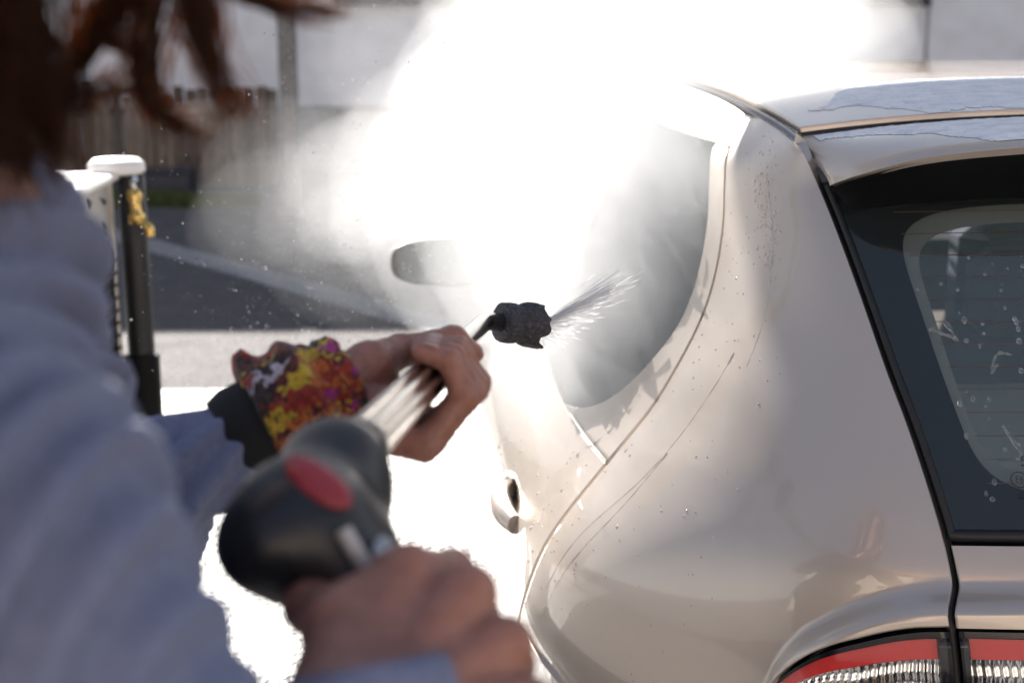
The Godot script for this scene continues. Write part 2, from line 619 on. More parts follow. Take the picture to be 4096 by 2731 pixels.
func setting() -> void:
	var o: Node3D
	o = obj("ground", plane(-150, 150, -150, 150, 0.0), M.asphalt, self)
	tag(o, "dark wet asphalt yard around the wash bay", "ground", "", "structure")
	o = obj("pavement", plane(-9, 9, -5.86, -2.6, 0.004), M.concrete, self)
	tag(o, "pale wet concrete slab of the wash bay", "pavement", "", "structure")
	# worn painted line running across the yard
	var P := PackedVector3Array()
	var dir := Vector3(1.4, 0, 1.8).normalized()
	var side := Vector3(-dir.z, 0, dir.x) * 0.13
	for t in [-3.0, 3.4]:
		P.append(Vector3(-2.2, 0.004, -9.71) + dir * t - side)
		P.append(Vector3(-2.2, 0.004, -9.71) + dir * t + side)
	o = obj("road_marking", amesh(P, PackedInt32Array([0, 1, 2, 1, 3, 2])), M.line_paint, self)
	tag(o, "worn pale painted line crossing the dark asphalt", "road marking", "", "structure")
	# plastered building across the yard: a taller wing and a lower one
	var b := thing("plastered_building", "long pale plastered building with a darker base, behind the yard", "building", Vector3(0, 0, -18.0))
	var zf := 3.4   # front face, from the building's own origin
	var col := 0
	var xs := [-30.0, -16.0, -9.0, -3.9, 2.05, 4.63, 7.2, 11.0, 18.0]
	for i in xs.size() - 1:
		var h: float = 5.35 if xs[i] < -3.0 else 4.6
		var w: float = xs[i + 1] - xs[i]
		obj("wall_panel", box(Vector3((xs[i] + xs[i + 1]) / 2, (h + 0.62) / 2, 0), Vector3(w - 0.03, h - 0.62, zf * 2), 0.012), M.plaster, b)
	obj("wall_core", box(Vector3(-6, 2.25, 0), Vector3(47.8, 4.5, zf * 2 - 0.08), 0.01), M.plaster_base, b)
	obj("plinth", box(Vector3(-6, 0.3, 0.0), Vector3(48, 0.6, zf * 2 + 0.05), 0.02), M.plaster_base, b)
	for x in [-7.5, -0.55, 3.7, 9.0]:
		var w := 1.7 if x == 3.7 else 1.5
		var win := obj("window", box(Vector3(x, 2.32, zf + 0.02), Vector3(w, 1.3, 0.05), 0.008), M.window_dark, b)
		obj("sill", box(Vector3(x, 1.645, zf + 0.06), Vector3(w + 0.12, 0.05, 0.16), 0.008), M.dark_paint, win)
		for s in [-1.0, 1.0]:
			obj("frame", box(Vector3(x + s * (w / 2 + 0.03), 2.32, zf + 0.035), Vector3(0.06, 1.42, 0.08), 0.006), M.dark_paint, win)
		obj("frame", box(Vector3(x, 3.0, zf + 0.035), Vector3(w + 0.12, 0.06, 0.08), 0.006), M.dark_paint, win)
		obj("frame", box(Vector3(x, 2.32, zf + 0.052), Vector3(0.05, 1.3, 0.06), 0.006), M.dark_paint, win)
	# round sign on the wall
	var sg := thing("round_sign", "round blue sign with a white rim fixed to the pale wall", "sign", Vector3(0.13, 1.27, -14.56))
	obj("sign_plate", lathe(Vector3(0, 0.12, 0), Vector3.BACK, [[0.0, 0.0], [0.0, 0.17], [0.03, 0.17], [0.03, 0.135], [0.028, 0.0]], 32), M.white_paint, sg)
	obj("sign_face", lathe(Vector3(0, 0.12, 0.031), Vector3.BACK, [[0.0, 0.135], [0.004, 0.13], [0.004, 0.0]], 32), M.sign_blue, sg)
	# concrete post
	var ps := thing("concrete_post", "square grey concrete post standing free on the asphalt", "post", Vector3(-1.40, 0, -11.15))
	obj("shaft", box(Vector3(0, 2.1, 0), Vector3(0.135, 4.2, 0.135), 0.015), M.post_concrete, ps)
	obj("footing", box(Vector3(0, 0.03, 0), Vector3(0.19, 0.06, 0.19), 0.012), M.post_concrete, ps)
	# wooden fence of uneven upright boards
	var fe := thing("wooden_fence", "weathered brown wooden fence of uneven upright boards", "fence", Vector3(-3.0, 0, -12.95))
	rng.seed = 5
	var x := -2.6
	while x < 1.2:
		var w := rng.randf_range(0.07, 0.10)
		var h := rng.randf_range(0.80, 0.93) if x < 0.5 else rng.randf_range(0.86, 0.90)
		var c := Vector3(x + w / 2, h / 2 + 0.02, rng.randf_range(-0.012, 0.012))
		var p := obj("board", box(Vector3.ZERO, Vector3(w, h, 0.022), 0.004), M["picket_%d" % rng.randi_range(0, 3)], fe, c)
		p.rotation.z = rng.randf_range(-0.012, 0.012)
		x += w + rng.randf_range(0.004, 0.022)
	for y in [0.25, 0.68]:
		obj("rail", box(Vector3(-0.7, y, -0.045), Vector3(3.85, 0.08, 0.05), 0.006), M.picket_0, fe)
	for px in [-2.5, -1.2, 0.1, 1.12]:
		obj("fence_post", box(Vector3(px, 0.45, -0.11), Vector3(0.09, 0.9, 0.08), 0.008), M.picket_1, fe)
	# dark low trough by the fence
	var tr := thing("planter_trough", "low dark planter trough at the foot of the wooden fence", "planter", Vector3(-2.75, 0, -12.5))
	obj("trough", box(Vector3(0, 0.10, 0), Vector3(0.62, 0.2, 0.24), 0.015), M.dark_paint, tr)
	obj("rim", box(Vector3(0, 0.207, 0), Vector3(0.66, 0.024, 0.28), 0.006), M.dark_paint, tr)
	# grass in front of the fence
	var gm := MultiMesh.new()
	gm.transform_format = MultiMesh.TRANSFORM_3D
	gm.use_colors = true
	var blade := amesh(PackedVector3Array([Vector3(-0.012, 0, 0), Vector3(0.012, 0, 0), Vector3(0.002, 0.09, 0.02)]), PackedInt32Array([0, 2, 1]))
	gm.mesh = blade
	gm.instance_count = 9000
	rng.seed = 8
	for i in 9000:
		var u := rng.randf()
		var gx := lerpf(-3.6, -1.75, u)
		var wide := 0.16 + 0.75 * (1.0 - u)
		var gz := -11.62 - rng.randf() * wide - 0.05 * sin(gx * 9.0)
		var t := Transform3D(Basis(Vector3.UP, rng.randf() * TAU).scaled(Vector3.ONE * rng.randf_range(0.5, 1.2)), Vector3(gx, 0.0, gz))
		gm.set_instance_transform(i, t)
		var k := rng.randf_range(0.6, 1.3)
		gm.set_instance_color(i, Color(k * rng.randf_range(0.9, 1.25), k, k * 0.9))
	var gmm := M.grass.duplicate() as StandardMaterial3D
	gmm.vertex_color_use_as_albedo = true
	var g := MultiMeshInstance3D.new()
	g.name = "grass"
	g.multimesh = gm
	g.material_override = gmm
	add_child(g)
	tag(g, "patch of green grass in front of the wooden fence", "grass", "", "stuff")
	# unseen house added behind the camera; its sunlit front warms the car's rear
	var hs := thing("added_house", "added unseen beige rendered house behind the camera, warming the light on the car", "house", Vector3(0, 0, 13.0))
	obj("wall", box(Vector3(0, 2.6, 0), Vector3(24, 5.2, 6), 0.02), M.render_beige, hs)
	obj("roof", amesh(PackedVector3Array([Vector3(-12.4, 5.2, -3.4), Vector3(12.4, 5.2, -3.4), Vector3(-12.4, 7.4, 0), Vector3(12.4, 7.4, 0), Vector3(-12.4, 5.2, 3.4), Vector3(12.4, 5.2, 3.4)]), PackedInt32Array([0, 1, 2, 1, 3, 2, 2, 3, 4, 3, 5, 4])), M.roof_tile, hs)
	for wx in [-9.0, -5.5, -2.0, 2.4, 5.8, 9.2]:
		for wy in [1.5, 3.9]:
			var hw := obj("window", box(Vector3(wx, wy, -3.0), Vector3(1.1, 1.4, 0.06), 0.01), M.window_dark, hs)
			obj("sill", box(Vector3(wx, wy - 0.74, -3.06), Vector3(1.3, 0.07, 0.2), 0.01), M.post_concrete, hw)
	# unseen canopy above and ahead, sized to shade the car's rear and the person
	var cn := thing("shade_canopy", "unseen flat grey canopy on steel posts, sized to shade the car rear and the person", "canopy", Vector3(0, 0, -4.46))
	obj("roof_slab", box(Vector3(-0.2, 3.62, 0), Vector3(9.4, 0.16, 1.48), 0.01), M.canopy, cn)
	for px in [-4.6, 4.2]:
		for pz in [-0.6, 0.6]:
			obj("post", box(Vector3(px, 1.77, pz), Vector3(0.12, 3.54, 0.12), 0.01), M.aluminium, cn)

func machine() -> void:
	# washing column: cabinet with a rounded white cap, grille and lettering, and a black standpipe with a brass tap
	var t := thing("wash_column", "pale grey wash cabinet with white cap and black grille, beside a black standpipe", "cabinet", Vector3(-1.035, 0, -3.27))
	t.rotation.y = deg_to_rad(90.0)
	obj("cabinet", box(Vector3(0, 0.6, 0), Vector3(0.6, 1.12, 0.26), 0.012), M.cabinet, t)
	obj("edge_trim", box(Vector3(0.304, 0.59, 0.112), Vector3(0.03, 1.14, 0.05), 0.006), M.aluminium, t)
	obj("top_trim", box(Vector3(0, 1.168, 0.01), Vector3(0.63, 0.02, 0.30), 0.006), M.cap_white, t)
	obj("base", box(Vector3(0, 0.02, 0), Vector3(0.64, 0.04, 0.3), 0.006), M.black_pipe, t)
	var gr := obj("grille", box(Vector3(0.13, 0.74, 0.131), Vector3(0.29, 0.5, 0.006), 0.002), M.black_plastic, t)
	for i in 9: obj("bar", box(Vector3(0.13 - 0.12 + i * 0.03, 0.74, 0.138), Vector3(0.007, 0.49, 0.008), 0.001), M.black_pipe, gr)
	for i in 15: obj("bar", box(Vector3(0.13, 0.515 + i * 0.032, 0.144), Vector3(0.28, 0.007, 0.006), 0.001), M.black_pipe, gr)
	# scribbled marks and screws on the panel, too blurred in the photograph to read as letters
	rng.seed = 13
	for r in 3:
		for i in 3:
			if r == 2 and i == 1: continue
			var c := Vector3(0.02 + i * 0.1 + rng.randf_range(-0.02, 0.02), 1.115 - r * 0.06 + rng.randf_range(-0.012, 0.012), 0.132)
			var sc := [c]
			for q in 5: sc.append(c + Vector3(rng.randf_range(-0.028, 0.028), rng.randf_range(-0.018, 0.018), 0))
			obj("printed_mark", tube(bez(sc, 30), 0.0022, 6), M.dark_paint, t)
	for sx in [0.0, 0.25]:
		obj("screw", lathe(Vector3(sx, 1.01, 0.1305), Vector3.BACK, [[0, 0.009], [0.004, 0.008], [0.005, 0.0]], 12), M.chrome, t)
	# standpipe beside it
	var p := thing("standpipe", "black standpipe with a white cap and a brass tap, beside the pale cabinet", "pipe", Vector3(-0.855, 0, -3.6))
	obj("pipe", lathe(Vector3.ZERO, Vector3.UP, [[0, 0.0], [0, 0.034], [1.17, 0.034], [1.17, 0.0]], 24), M.black_pipe, p)
	obj("flange", lathe(Vector3.ZERO, Vector3.UP, [[0, 0.0], [0.0, 0.075], [0.012, 0.075], [0.02, 0.05], [0.02, 0.03]], 24), M.black_pipe, p)
	obj("sleeve", lathe(Vector3(0, 0.42, 0), Vector3.UP, [[0, 0.034], [0.004, 0.045], [0.28, 0.045], [0.29, 0.034]], 24), M.black_plastic, p)
	obj("cap", lathe(Vector3(-0.035, 1.17, 0), Vector3.UP, [[0, 0.0], [0.0, 0.062], [0.008, 0.071], [0.026, 0.070], [0.038, 0.056], [0.042, 0.0]], 28), M.cap_white, p)
	var tap := obj("tap", lathe(Vector3(0.012, 1.135, 0.034), Vector3(0.1, -1, 0.15), [[0, 0.0], [0.0, 0.016], [0.02, 0.02], [0.035, 0.014], [0.06, 0.014], [0.065, 0.021], [0.085, 0.021], [0.088, 0.0]], 18), M.brass, p)
	obj("spout", tube(bez([Vector3(0.018, 1.062, 0.04), Vector3(0.035, 1.052, 0.05), Vector3(0.05, 1.04, 0.055), Vector3(0.052, 1.02, 0.056)], 8), 0.012, 12), M.brass, tap)
	obj("lever", tube(bez([Vector3(0.014, 1.135, 0.036), Vector3(0.012, 1.155, 0.04), Vector3(0.022, 1.163, 0.05)], 6), 0.008, 10), M.chrome, tap)
	obj("clip", lathe(Vector3(0.034, 0.70, 0.0), Vector3.RIGHT, [[0, 0.014], [0.008, 0.012], [0.01, 0.0]], 14), M.chrome, p)
# ------------------------------------------------------------------ car
# Curves keyed by level L (height up to 1.36 m, then on to the roof ditch): the rear edge of the rear door and the edge of the tailgate.
var GT := [[0.25, Vector3(0.10, 0.25, -2.30)], [0.45, Vector3(0.075, 0.45, -2.20)], [0.6, Vector3(0.066, 0.6, -2.06)], [0.70, Vector3(0.070, 0.70, -1.965)], [0.79, Vector3(0.088, 0.79, -1.912)],
	[0.84, Vector3(0.107, 0.84, -1.895)], [0.889, Vector3(0.136, 0.889, -1.884)], [0.933, Vector3(0.169, 0.933, -1.882)], [0.988, Vector3(0.213, 0.988, -1.887)], [1.036, Vector3(0.25, 1.036, -1.892)],
	[1.091, Vector3(0.284, 1.091, -1.901)], [1.136, Vector3(0.311, 1.136, -1.919)], [1.174, Vector3(0.330, 1.174, -1.939)], [1.214, Vector3(0.344, 1.214, -1.960)], [1.248, Vector3(0.353, 1.248, -1.980)],
	[1.281, Vector3(0.360, 1.281, -2.003)], [1.327, Vector3(0.367, 1.327, -2.042)], [1.367, Vector3(0.378, 1.367, -2.085)], [1.40, Vector3(0.415, 1.418, -2.15)]]
var HT := [[0.25, Vector3(0.60, 0.25, -1.50)], [0.5, Vector3(0.585, 0.5, -1.462)], [0.70, Vector3(0.575, 0.70, -1.472)], [0.816, Vector3(0.567, 0.816, -1.487)], [0.881, Vector3(0.560, 0.881, -1.498)], [0.929, Vector3(0.553, 0.929, -1.510)],
	[0.973, Vector3(0.547, 0.973, -1.534)], [1.025, Vector3(0.536, 1.025, -1.568)], [1.086, Vector3(0.521, 1.086, -1.612)], [1.145, Vector3(0.504, 1.145, -1.657)], [1.214, Vector3(0.487, 1.214, -1.712)],
	[1.281, Vector3(0.471, 1.281, -1.773)], [1.339, Vector3(0.457, 1.339, -1.836)], [1.40, Vector3(0.440, 1.396, -1.905)]]
# left roof ditch, keyed by z forwards
var DT := [[1.90, Vector3(0.440, 1.398, -1.90)], [2.0, Vector3(0.437, 1.409, -2.0)], [2.15, Vector3(0.424, 1.423, -2.15)], [2.35, Vector3(0.41, 1.434, -2.35)], [2.7, Vector3(0.40, 1.437, -2.7)], [3.0, Vector3(0.405, 1.428, -3.0)], [3.3, Vector3(0.42, 1.405, -3.3)], [3.55, Vector3(0.44, 1.36, -3.55)]]

func sst(a: float, b: float, x: float) -> float:
	return smoothstep(a, b, x)

var LT := [[0.60, Vector3(0.64, 0.66, 0)], [0.64, Vector3(0.75, 0.735, 0)], [0.68, Vector3(0.83, 0.79, 0)], [0.75, Vector3(0.876, 0.836, 0)], [0.84, Vector3(0.908, 0.864, 0)], [0.92, Vector3(0.925, 0.880, 0)], [1.0, Vector3(0.934, 0.887, 0)]]

func ledge_y(s: float) -> float:
	return ser(s, LT).x

func light_y(s: float) -> float:
	return ser(s, LT).y

func quarter(s: float, L: float) -> Vector3:
	# s: 0 at the door, 1 at the tailgate
	var g := ser(L, GT)
	var h := ser(L, HT)
	var len := Vector2(h.x - g.x, h.z - g.z).length()
	var up := sst(1.0, 1.36, L)
	var tg := Vector2(lerpf(0.22, 0.34, up), 1.0).normalized() * len * 1.05
	var th := Vector2(1.0, lerpf(0.26, 0.75, up)).normalized() * len * lerpf(1.0, 0.85, up)
	var s2 := s * s
	var s3 := s2 * s
	var a := 2 * s3 - 3 * s2 + 1
	var b := s3 - 2 * s2 + s
	var c := 3 * s2 - 2 * s3
	var d := s3 - s2
	var p := Vector3(g.x * a + tg.x * b + h.x * c + th.x * d, lerpf(g.y, h.y, s), g.z * a + tg.y * b + h.z * c + th.y * d)
	if L > 1.34:
		var top := ser(-p.z, DT) + Vector3(-0.006, -0.002, 0)
		p = p.lerp(Vector3(top.x, top.y, p.z), sst(1.34, 1.40, L) * sst(0.0, 0.3, s))
	# the shoulder that swells out over the tail lamp
	var y0 := ledge_y(s)
	var amt := 0.030 * sst(0.52, 0.78, s)
	var k := sst(0.0, 0.030, y0 - p.y) * amt * (1.0 - 0.35 * sst(0.05, 0.3, y0 - p.y))
	p += Vector3(-0.55, 0.12, 0.82) * k * 1.25
	return p

func hatch(u: float, L: float) -> Vector3:
	# u: -1 at the left edge, 1 at the right one
	var h := ser(L, HT)
	var half := XC - h.x
	var bow := lerpf(0.055, 0.075, sst(1.0, 1.3, L))
	var p := Vector3(XC + u * half, h.y + 0.016 * (1.0 - u * u), h.z + bow * (1.0 - u * u))
	var k := sst(0.0, 0.030, 0.932 + 0.006 * (1.0 - u * u) - h.y) * 0.030 * (1.0 - 0.35 * sst(0.05, 0.3, 0.932 - h.y))
	var sl := clampf((absf(u) - 0.55) / 0.45, 0.0, 1.0)
	p += Vector3(-0.55 * sl * signf(-u), 0.12, 0.82) * k * 1.25
	return p

func flank(z: float, L: float) -> Vector3:
	# the car's left side forward of the rear door's rear edge
	var g := ser(L, GT)
	var d := maxf(g.z - z, 0.0)
	var x := g.x - 0.062 * (1.0 - exp(-d / 0.30))
	var f := clampf((-4.3 - z) / 1.35, 0.0, 1.0)
	x += f * f * (0.26 + 0.1 * sst(0.7, 0.9, L))
	var y := g.y
	if L > 1.30: y = L
	var p := Vector3(x, y, z)
	# dish behind the handle
	var e := Vector2((z + 2.17) / 0.105, (y - 0.80) / 0.036).length()
	p.x += 0.020 * (1.0 - sst(0.45, 1.0, e))
	return p

func frame_wide(L: float) -> float:
	# width of the rear door's window frame: rounded out at the lower corner
	return 0.060 + 0.05 * sst(1.15, 1.0, L) + 0.20 * exp(-(L - 0.955) / 0.030)

func arch(z: float) -> float:
	var lo := 0.25
	for c in [-2.06, -4.62]:
		var q: float = 0.35 * 0.35 - (z - c) * (z - c)
		if q > 0.0: lo = maxf(lo, 0.31 + sqrt(q))
	return lo

func roof(u: float, z: float) -> Vector3:
	# u: -1 at the left ditch, 1 at the right one
	var d := ser(-z, DT)
	var half := XC - d.x
	return Vector3(XC + u * half, d.y + 0.006 + 0.034 * (1.0 - pow(absf(u), 2.6)), d.z + 0.0)

func spoiler_edge(w: float) -> Vector3:
	# trailing edge; w: 1 at the tip, 0 at the middle
	return ser(w, [[0.0, Vector3(XC, 1.427, -1.64)], [0.45, Vector3(XC - 0.232, 1.423, -1.655)], [0.7, Vector3(XC - 0.361, 1.413, -1.675)], [0.84, Vector3(XC - 0.434, 1.400, -1.70)], [0.93, Vector3(XC - 0.482, 1.380, -1.74)], [0.98, Vector3(XC - 0.508, 1.359, -1.80)], [1.0, Vector3(XC - 0.516, 1.343, -1.838)]])

func roof_end(u: float) -> Vector3:
	# where the roof meets the spoiler
	return roof(u, -1.950 + 0.03 * (1.0 - u * u)) + Vector3(0, -0.010, 0)

func cpart(called: String, mesh: Mesh, m: Material, parent: Node = null) -> MeshInstance3D:
	return obj(called, mesh, m, parent if parent else car, Vector3.ZERO if parent else -CO)

func build_car() -> void:
	car = thing("silver_hatchback", "wet silver beige hatchback being rinsed, seen from its rear left corner", "car", CO)
	var I := Vector3(XC, 0.9, -2.6)
	for side in 2:
		var mr := side == 1
		# rear quarter panel with roof pillar, down to the tail lamp
		var qf := func(u: float, v: float) -> Vector3:
			var lo := light_y(u) + 0.003
			lo = lerpf(maxf(arch(-2.0 + 0.5 * u) + 0.02, 0.56), lo, sst(0.50, 0.61, u))
			var s := lerpf(0.006, 0.994, u)
			return quarter(s, lerpf(lo, 1.399, v))
		cpart("quarter_panel", sheet(qf, 64, 110, I, 0.014, 0.004, mr), M.paint)
		# bumper corner below
		var bf := func(u: float, v: float) -> Vector3:
			var top := lerpf(maxf(arch(-2.0 + 0.5 * u) + 0.012, 0.552), 0.652, sst(0.40, 0.60, u))
			return quarter(lerpf(0.05, 0.999, u), lerpf(0.28, top, v)) + Vector3(-0.004, 0, 0.004)
		cpart("bumper_corner", sheet(bf, 24, 14, I, 0.014, 0.004, mr), M.paint)
		# doors and wing
		var spans := [["rear_door", -2.98], ["front_door", -3.98], ["front_wing", -5.55]]
		var z_from := 0.0
		for k in 3:
			var zb: float = spans[k][1]
			var zs := z_from
			var df := func(u: float, v: float) -> Vector3:
				var lo: float = 0.25
				var top := 0.955 if k < 2 else 0.93
				var L := lerpf(0.26, top, v)
				var z0: float = ser(L, GT).z - 0.0045 if k == 0 else zs
				var z := lerpf(z0, zb, u)
				lo = arch(z)
				L = lerpf(lo, top - (0.22 * u * u if k == 2 else 0.0), v)
				z0 = ser(L, GT).z - 0.0045 if k == 0 else zs
				return flank(lerpf(z0, zb, u), L)
			var dr := cpart(spans[k][0], sheet(df, 70 if k == 0 else 40, 60 if k == 0 else 40, I, 0.014, 0.004, mr), M.paint)
			z_from = zb - 0.005
			if k < 2: handle(dr, mr, -2.15 if k == 0 else -3.16)
			# window frame and pane
			if k == 0:
				var ff := func(u: float, v: float) -> Vector3:
					var L := lerpf(0.9552, 1.3735, v)
					var z0: float = ser(L, GT).z - 0.0045
					return flank(z0 - frame_wide(L) * u, L)
				obj("window_frame", sheet(ff, 10, 60, I, 0.010, 0.02, mr), M.paint, dr)
				var gf := func(u: float, v: float) -> Vector3:
					var L := lerpf(0.957, 1.372, v)
					var z0: float = ser(L, GT).z - 0.0045 - frame_wide(L) - 0.002
					return flank(lerpf(z0, -2.96, u), L) + Vector3(0.006, 0, 0)
				obj("window", sheet(gf, 20, 24, I, 0.0, 0.01, mr), M.tinted_glass, dr)
			elif k == 1:
				var gf := func(u: float, v: float) -> Vector3:
					var L := lerpf(0.957, 1.372, v)
					return flank(lerpf(-3.04, -3.98 + 0.42 * v, u), L) + Vector3(0.006, 0, 0)
				obj("window", sheet(gf, 20, 24, I, 0.0, 0.01, mr), M.tinted_glass, dr)
		var pf := func(u: float, v: float) -> Vector3:
			return flank(-2.955 - 0.09 * u, lerpf(0.957, 1.378, v)) + Vector3(-0.001, 0, 0)
		cpart("door_pillar", sheet(pf, 4, 20, I, 0.01, 0.02, mr), M.black_gloss)
		var rf := func(u: float, v: float) -> Vector3:
			var base := func(t: float) -> Vector3:
				var z := lerpf(-2.10, -3.5, t)
				return flank(z, 1.374).lerp(ser(-z, DT) + Vector3(-0.007, -0.003, 0), v)
			var e := quarter(0.0, lerpf(1.374, 1.399, v)) + Vector3(-0.001, 0, -0.002)
			return base.call(u) + (e - base.call(0.0)) * exp(-u * 14.0)
		cpart("roof_rail", sheet(rf, 40, 8, I, 0.006, 0.02, mr), M.paint)
		var af := func(u: float, v: float) -> Vector3:
			var a := ser(3.5, DT).lerp(Vector3(0.20, 0.94, -4.2), v)
			return a + Vector3(0.05, 0.012, -0.03) * u
		cpart("windscreen_pillar", sheet(af, 4, 20, I, 0.01, 0.02, mr), M.paint)
		# black strip in the roof ditch
		var dp := PackedVector3Array()
		for i in 40:
			var q := ser(lerpf(1.905, 3.5, i / 39.0), DT) + Vector3(0.003, -0.003, 0)
			dp.append(Vector3(2 * XC - q.x, q.y, q.z) if mr else q)
		cpart("roof_strip", tube(dp, 0.0085, 10, true, 0.7), M.black_gloss)
		# rubber in the shut lines
		for w in 2:
			var sp := PackedVector3Array()
			for i in 60:
				var L := lerpf(0.3, 1.385, i / 59.0)
				var q: Vector3 = quarter(0.0, L) + Vector3(0.014, 0, -0.002) if w == 0 else quarter(1.0, L) + Vector3(0.003, -0.004, -0.016)
				sp.append(Vector3(2 * XC - q.x, q.y, q.z) if mr else q)
			cpart("door_seal" if w == 0 else "tailgate_seal", tube(sp, 0.007, 8), M.rubber)
		tail_lamp(mr)
		door_mirror(mr)
	# roof
	var rfn := func(u: float, v: float) -> Vector3:
		var x := lerpf(-0.975, 0.975, u)
		var zr := -1.955 + 0.03 * (1.0 - x * x) - 0.004
		return roof(x, lerpf(zr, -3.5, v))
	cpart("roof", sheet(rfn, 60, 70, I, 0.012, 0.003), M.paint)
	var rs := PackedVector3Array()
	for i in 61: rs.append(roof_end(lerpf(-0.985, 0.985, i / 60.0)) + Vector3(0, 0.000, -0.006))
	cpart("roof_seal", tube(rs, 0.0045, 8), M.rubber)
	# spoiler: painted top, rounded lip, black underside
	var spf := func(u: float, v: float) -> Vector3:
		var x := lerpf(-0.985, 0.985, u)
		var a := roof_end(x)
		var b := spoiler_edge(absf(x))
		if x > 0: b.x = 2 * XC - b.x
		var p := a.lerp(b, v)
		p.y += 0.010 * sin(PI * v) * (1.0 - pow(absf(x), 6.0))
		if v > 0.92: p.y -= 0.005 * pow((v - 0.92) / 0.08, 2.0)
		return p
	var sp := cpart("spoiler", sheet(spf, 80, 26, I + Vector3(0, 0.2, 0), 0.010, 0.004), M.paint)
	var uf := func(u: float, v: float) -> Vector3:
		var x := lerpf(-0.985, 0.985, u)
		var a := spoiler_edge(absf(x)) + Vector3(0, -0.010, -0.004)
		if x > 0: a.x = 2 * XC - a.x
		var b := hatch(x * 0.97, 1.318 + 0.012 * (1.0 - pow(absf(x), 4.0))) + Vector3(0, 0, 0.004)
		var p := a.lerp(b, v)
		p.y += 0.006 * sin(PI * v)
		return p
	obj("spoiler_underside", sheet(uf, 60, 10, I, 0.0, 0.01), M.black_plastic, sp)
	# tailgate below the window
	var tl := func(u: float, v: float) -> Vector3:
		var x := lerpf(-0.991, 0.991, u)
		var cut := sst(0.60, 0.72, absf(x))
		var lo := lerpf(0.48, 0.889, cut)
		return hatch(x, lerpf(lo, 0.968, v))
	var tg := cpart("tailgate", sheet(tl, 110, 50, I, 0.014, 0.003), M.paint)
	# rear window: pane, black printed border behind it, grey lining with a rounded opening, heating wires
	var wf := func(u: float, v: float) -> Vector3:
		return hatch(lerpf(-0.972, 0.972, u), lerpf(0.984, 1.35, v))
	var pane := obj("rear_window", sheet(wf, 40, 40, I, 0.0, 0.01), M.glass, tg)
	border(pane)
	var sealp := PackedVector3Array()
	for i in 41: sealp.append(hatch(lerpf(-0.985, 0.985, i / 40.0), 0.976) + Vector3(0, 0.001, -0.003))
	obj("window_seal", tube(sealp, 0.007, 8), M.rubber, tg)
	for e in [-1.0, 1.0]:
		var sl := PackedVector3Array()
		for i in 41: sl.append(hatch(e * 0.980, lerpf(0.976, 1.345, i / 40.0)) + Vector3(0, 0, -0.002))
		obj("window_seal", tube(sl, 0.0048, 8), M.rubber, tg)
	# bumper
	var bm := func(u: float, v: float) -> Vector3:
		return hatch(lerpf(-0.995, 0.995, u), lerpf(0.28, 0.474, v)) + Vector3(0, 0, 0.02)
	cpart("rear_bumper", sheet(bm, 40, 12, I, 0.02, 0.003), M.paint)
	# windscreen, bonnet, nose
	var ws := func(u: float, v: float) -> Vector3:
		var x := lerpf(-0.97, 0.97, u)
		var a := roof(x, -3.515)
		var b := Vector3(XC + x * 0.72, 0.965 + 0.03 * (1 - x * x), -4.2 - 0.16 * (1 - x * x))
		return a.lerp(b, v) + Vector3(0, 0.03 * sin(PI * v), 0)
	cpart("windscreen", sheet(ws, 24, 20, I, 0.0, 0.01), M.glass)
	var bo := func(u: float, v: float) -> Vector3:
		var x := lerpf(-1.0, 1.0, u)
		var z := lerpf(-4.22 - 0.15 * (1 - x * x), -5.5 - 0.12 * (1 - x * x), v)
		var wd := lerpf(0.76, 0.60, v)
		return Vector3(XC + x * wd, lerpf(0.955, 0.70, v * v) + 0.035 * (1 - x * x), z)
	cpart("bonnet", sheet(bo, 24, 24, I, 0.012, 0.004), M.paint)
	var nf := func(u: float, v: float) -> Vector3:
		var x := lerpf(-1.0, 1.0, u)
		return Vector3(XC + x * lerpf(0.66, 0.62, v), lerpf(0.25, 0.69, v), -5.52 - 0.16 * (1 - x * x) - 0.05 * sin(PI * v))
	cpart("front_bumper", sheet(nf, 24, 16, I, 0.012, 0.004), M.paint)
	# floor, wheels, cabin
	cpart("floor_pan", box(Vector3(XC, 0.27, -3.5), Vector3(1.5, 0.05, 3.9), 0.01), M.black_plastic)
	for wx in [0.19, 2 * XC - 0.19]:
		for wz in [-2.06, -4.62]:
			var sgn := 1.0 if wx > XC else -1.0
			var wh := cpart("wheel", lathe(Vector3(wx - sgn * 0.10, 0.31, wz), Vector3(sgn, 0, 0), [[0.0, 0.2], [0.0, 0.29], [0.02, 0.308], [0.10, 0.311], [0.18, 0.308], [0.2, 0.29], [0.2, 0.205]], 40), M.rubber)
			obj("rim", lathe(Vector3(wx - sgn * 0.08, 0.31, wz), Vector3(sgn, 0, 0), [[0.0, 0.0], [0.02, 0.19], [0.17, 0.205], [0.175, 0.195], [0.14, 0.17], [0.15, 0.05], [0.165, 0.0]], 40), M.wheel_rim, wh)
	cabin()

func handle(door: Node, mr: bool, zc: float) -> void:
	var pts := []
	for k in 13:
		var t := k / 12.0
		var z := zc + 0.085 - 0.17 * t
		var q := flank(z, 0.80)
		q.x = flank(zc + 0.13, 0.80).x
		q += Vector3(-0.033 * pow(sin(PI * lerpf(0.06, 0.94, t)), 0.6) + 0.004, 0.006 * sin(PI * t), 0)
		if mr: q.x = 2 * XC - q.x
		pts.append(q)
	var rad := []
	for k in 13: rad.append(0.012 + 0.007 * sin(PI * k / 12.0))
	obj("handle", tube(PackedVector3Array(pts), rad, 16, true, 1.35, Vector3.UP), M.paint, door)

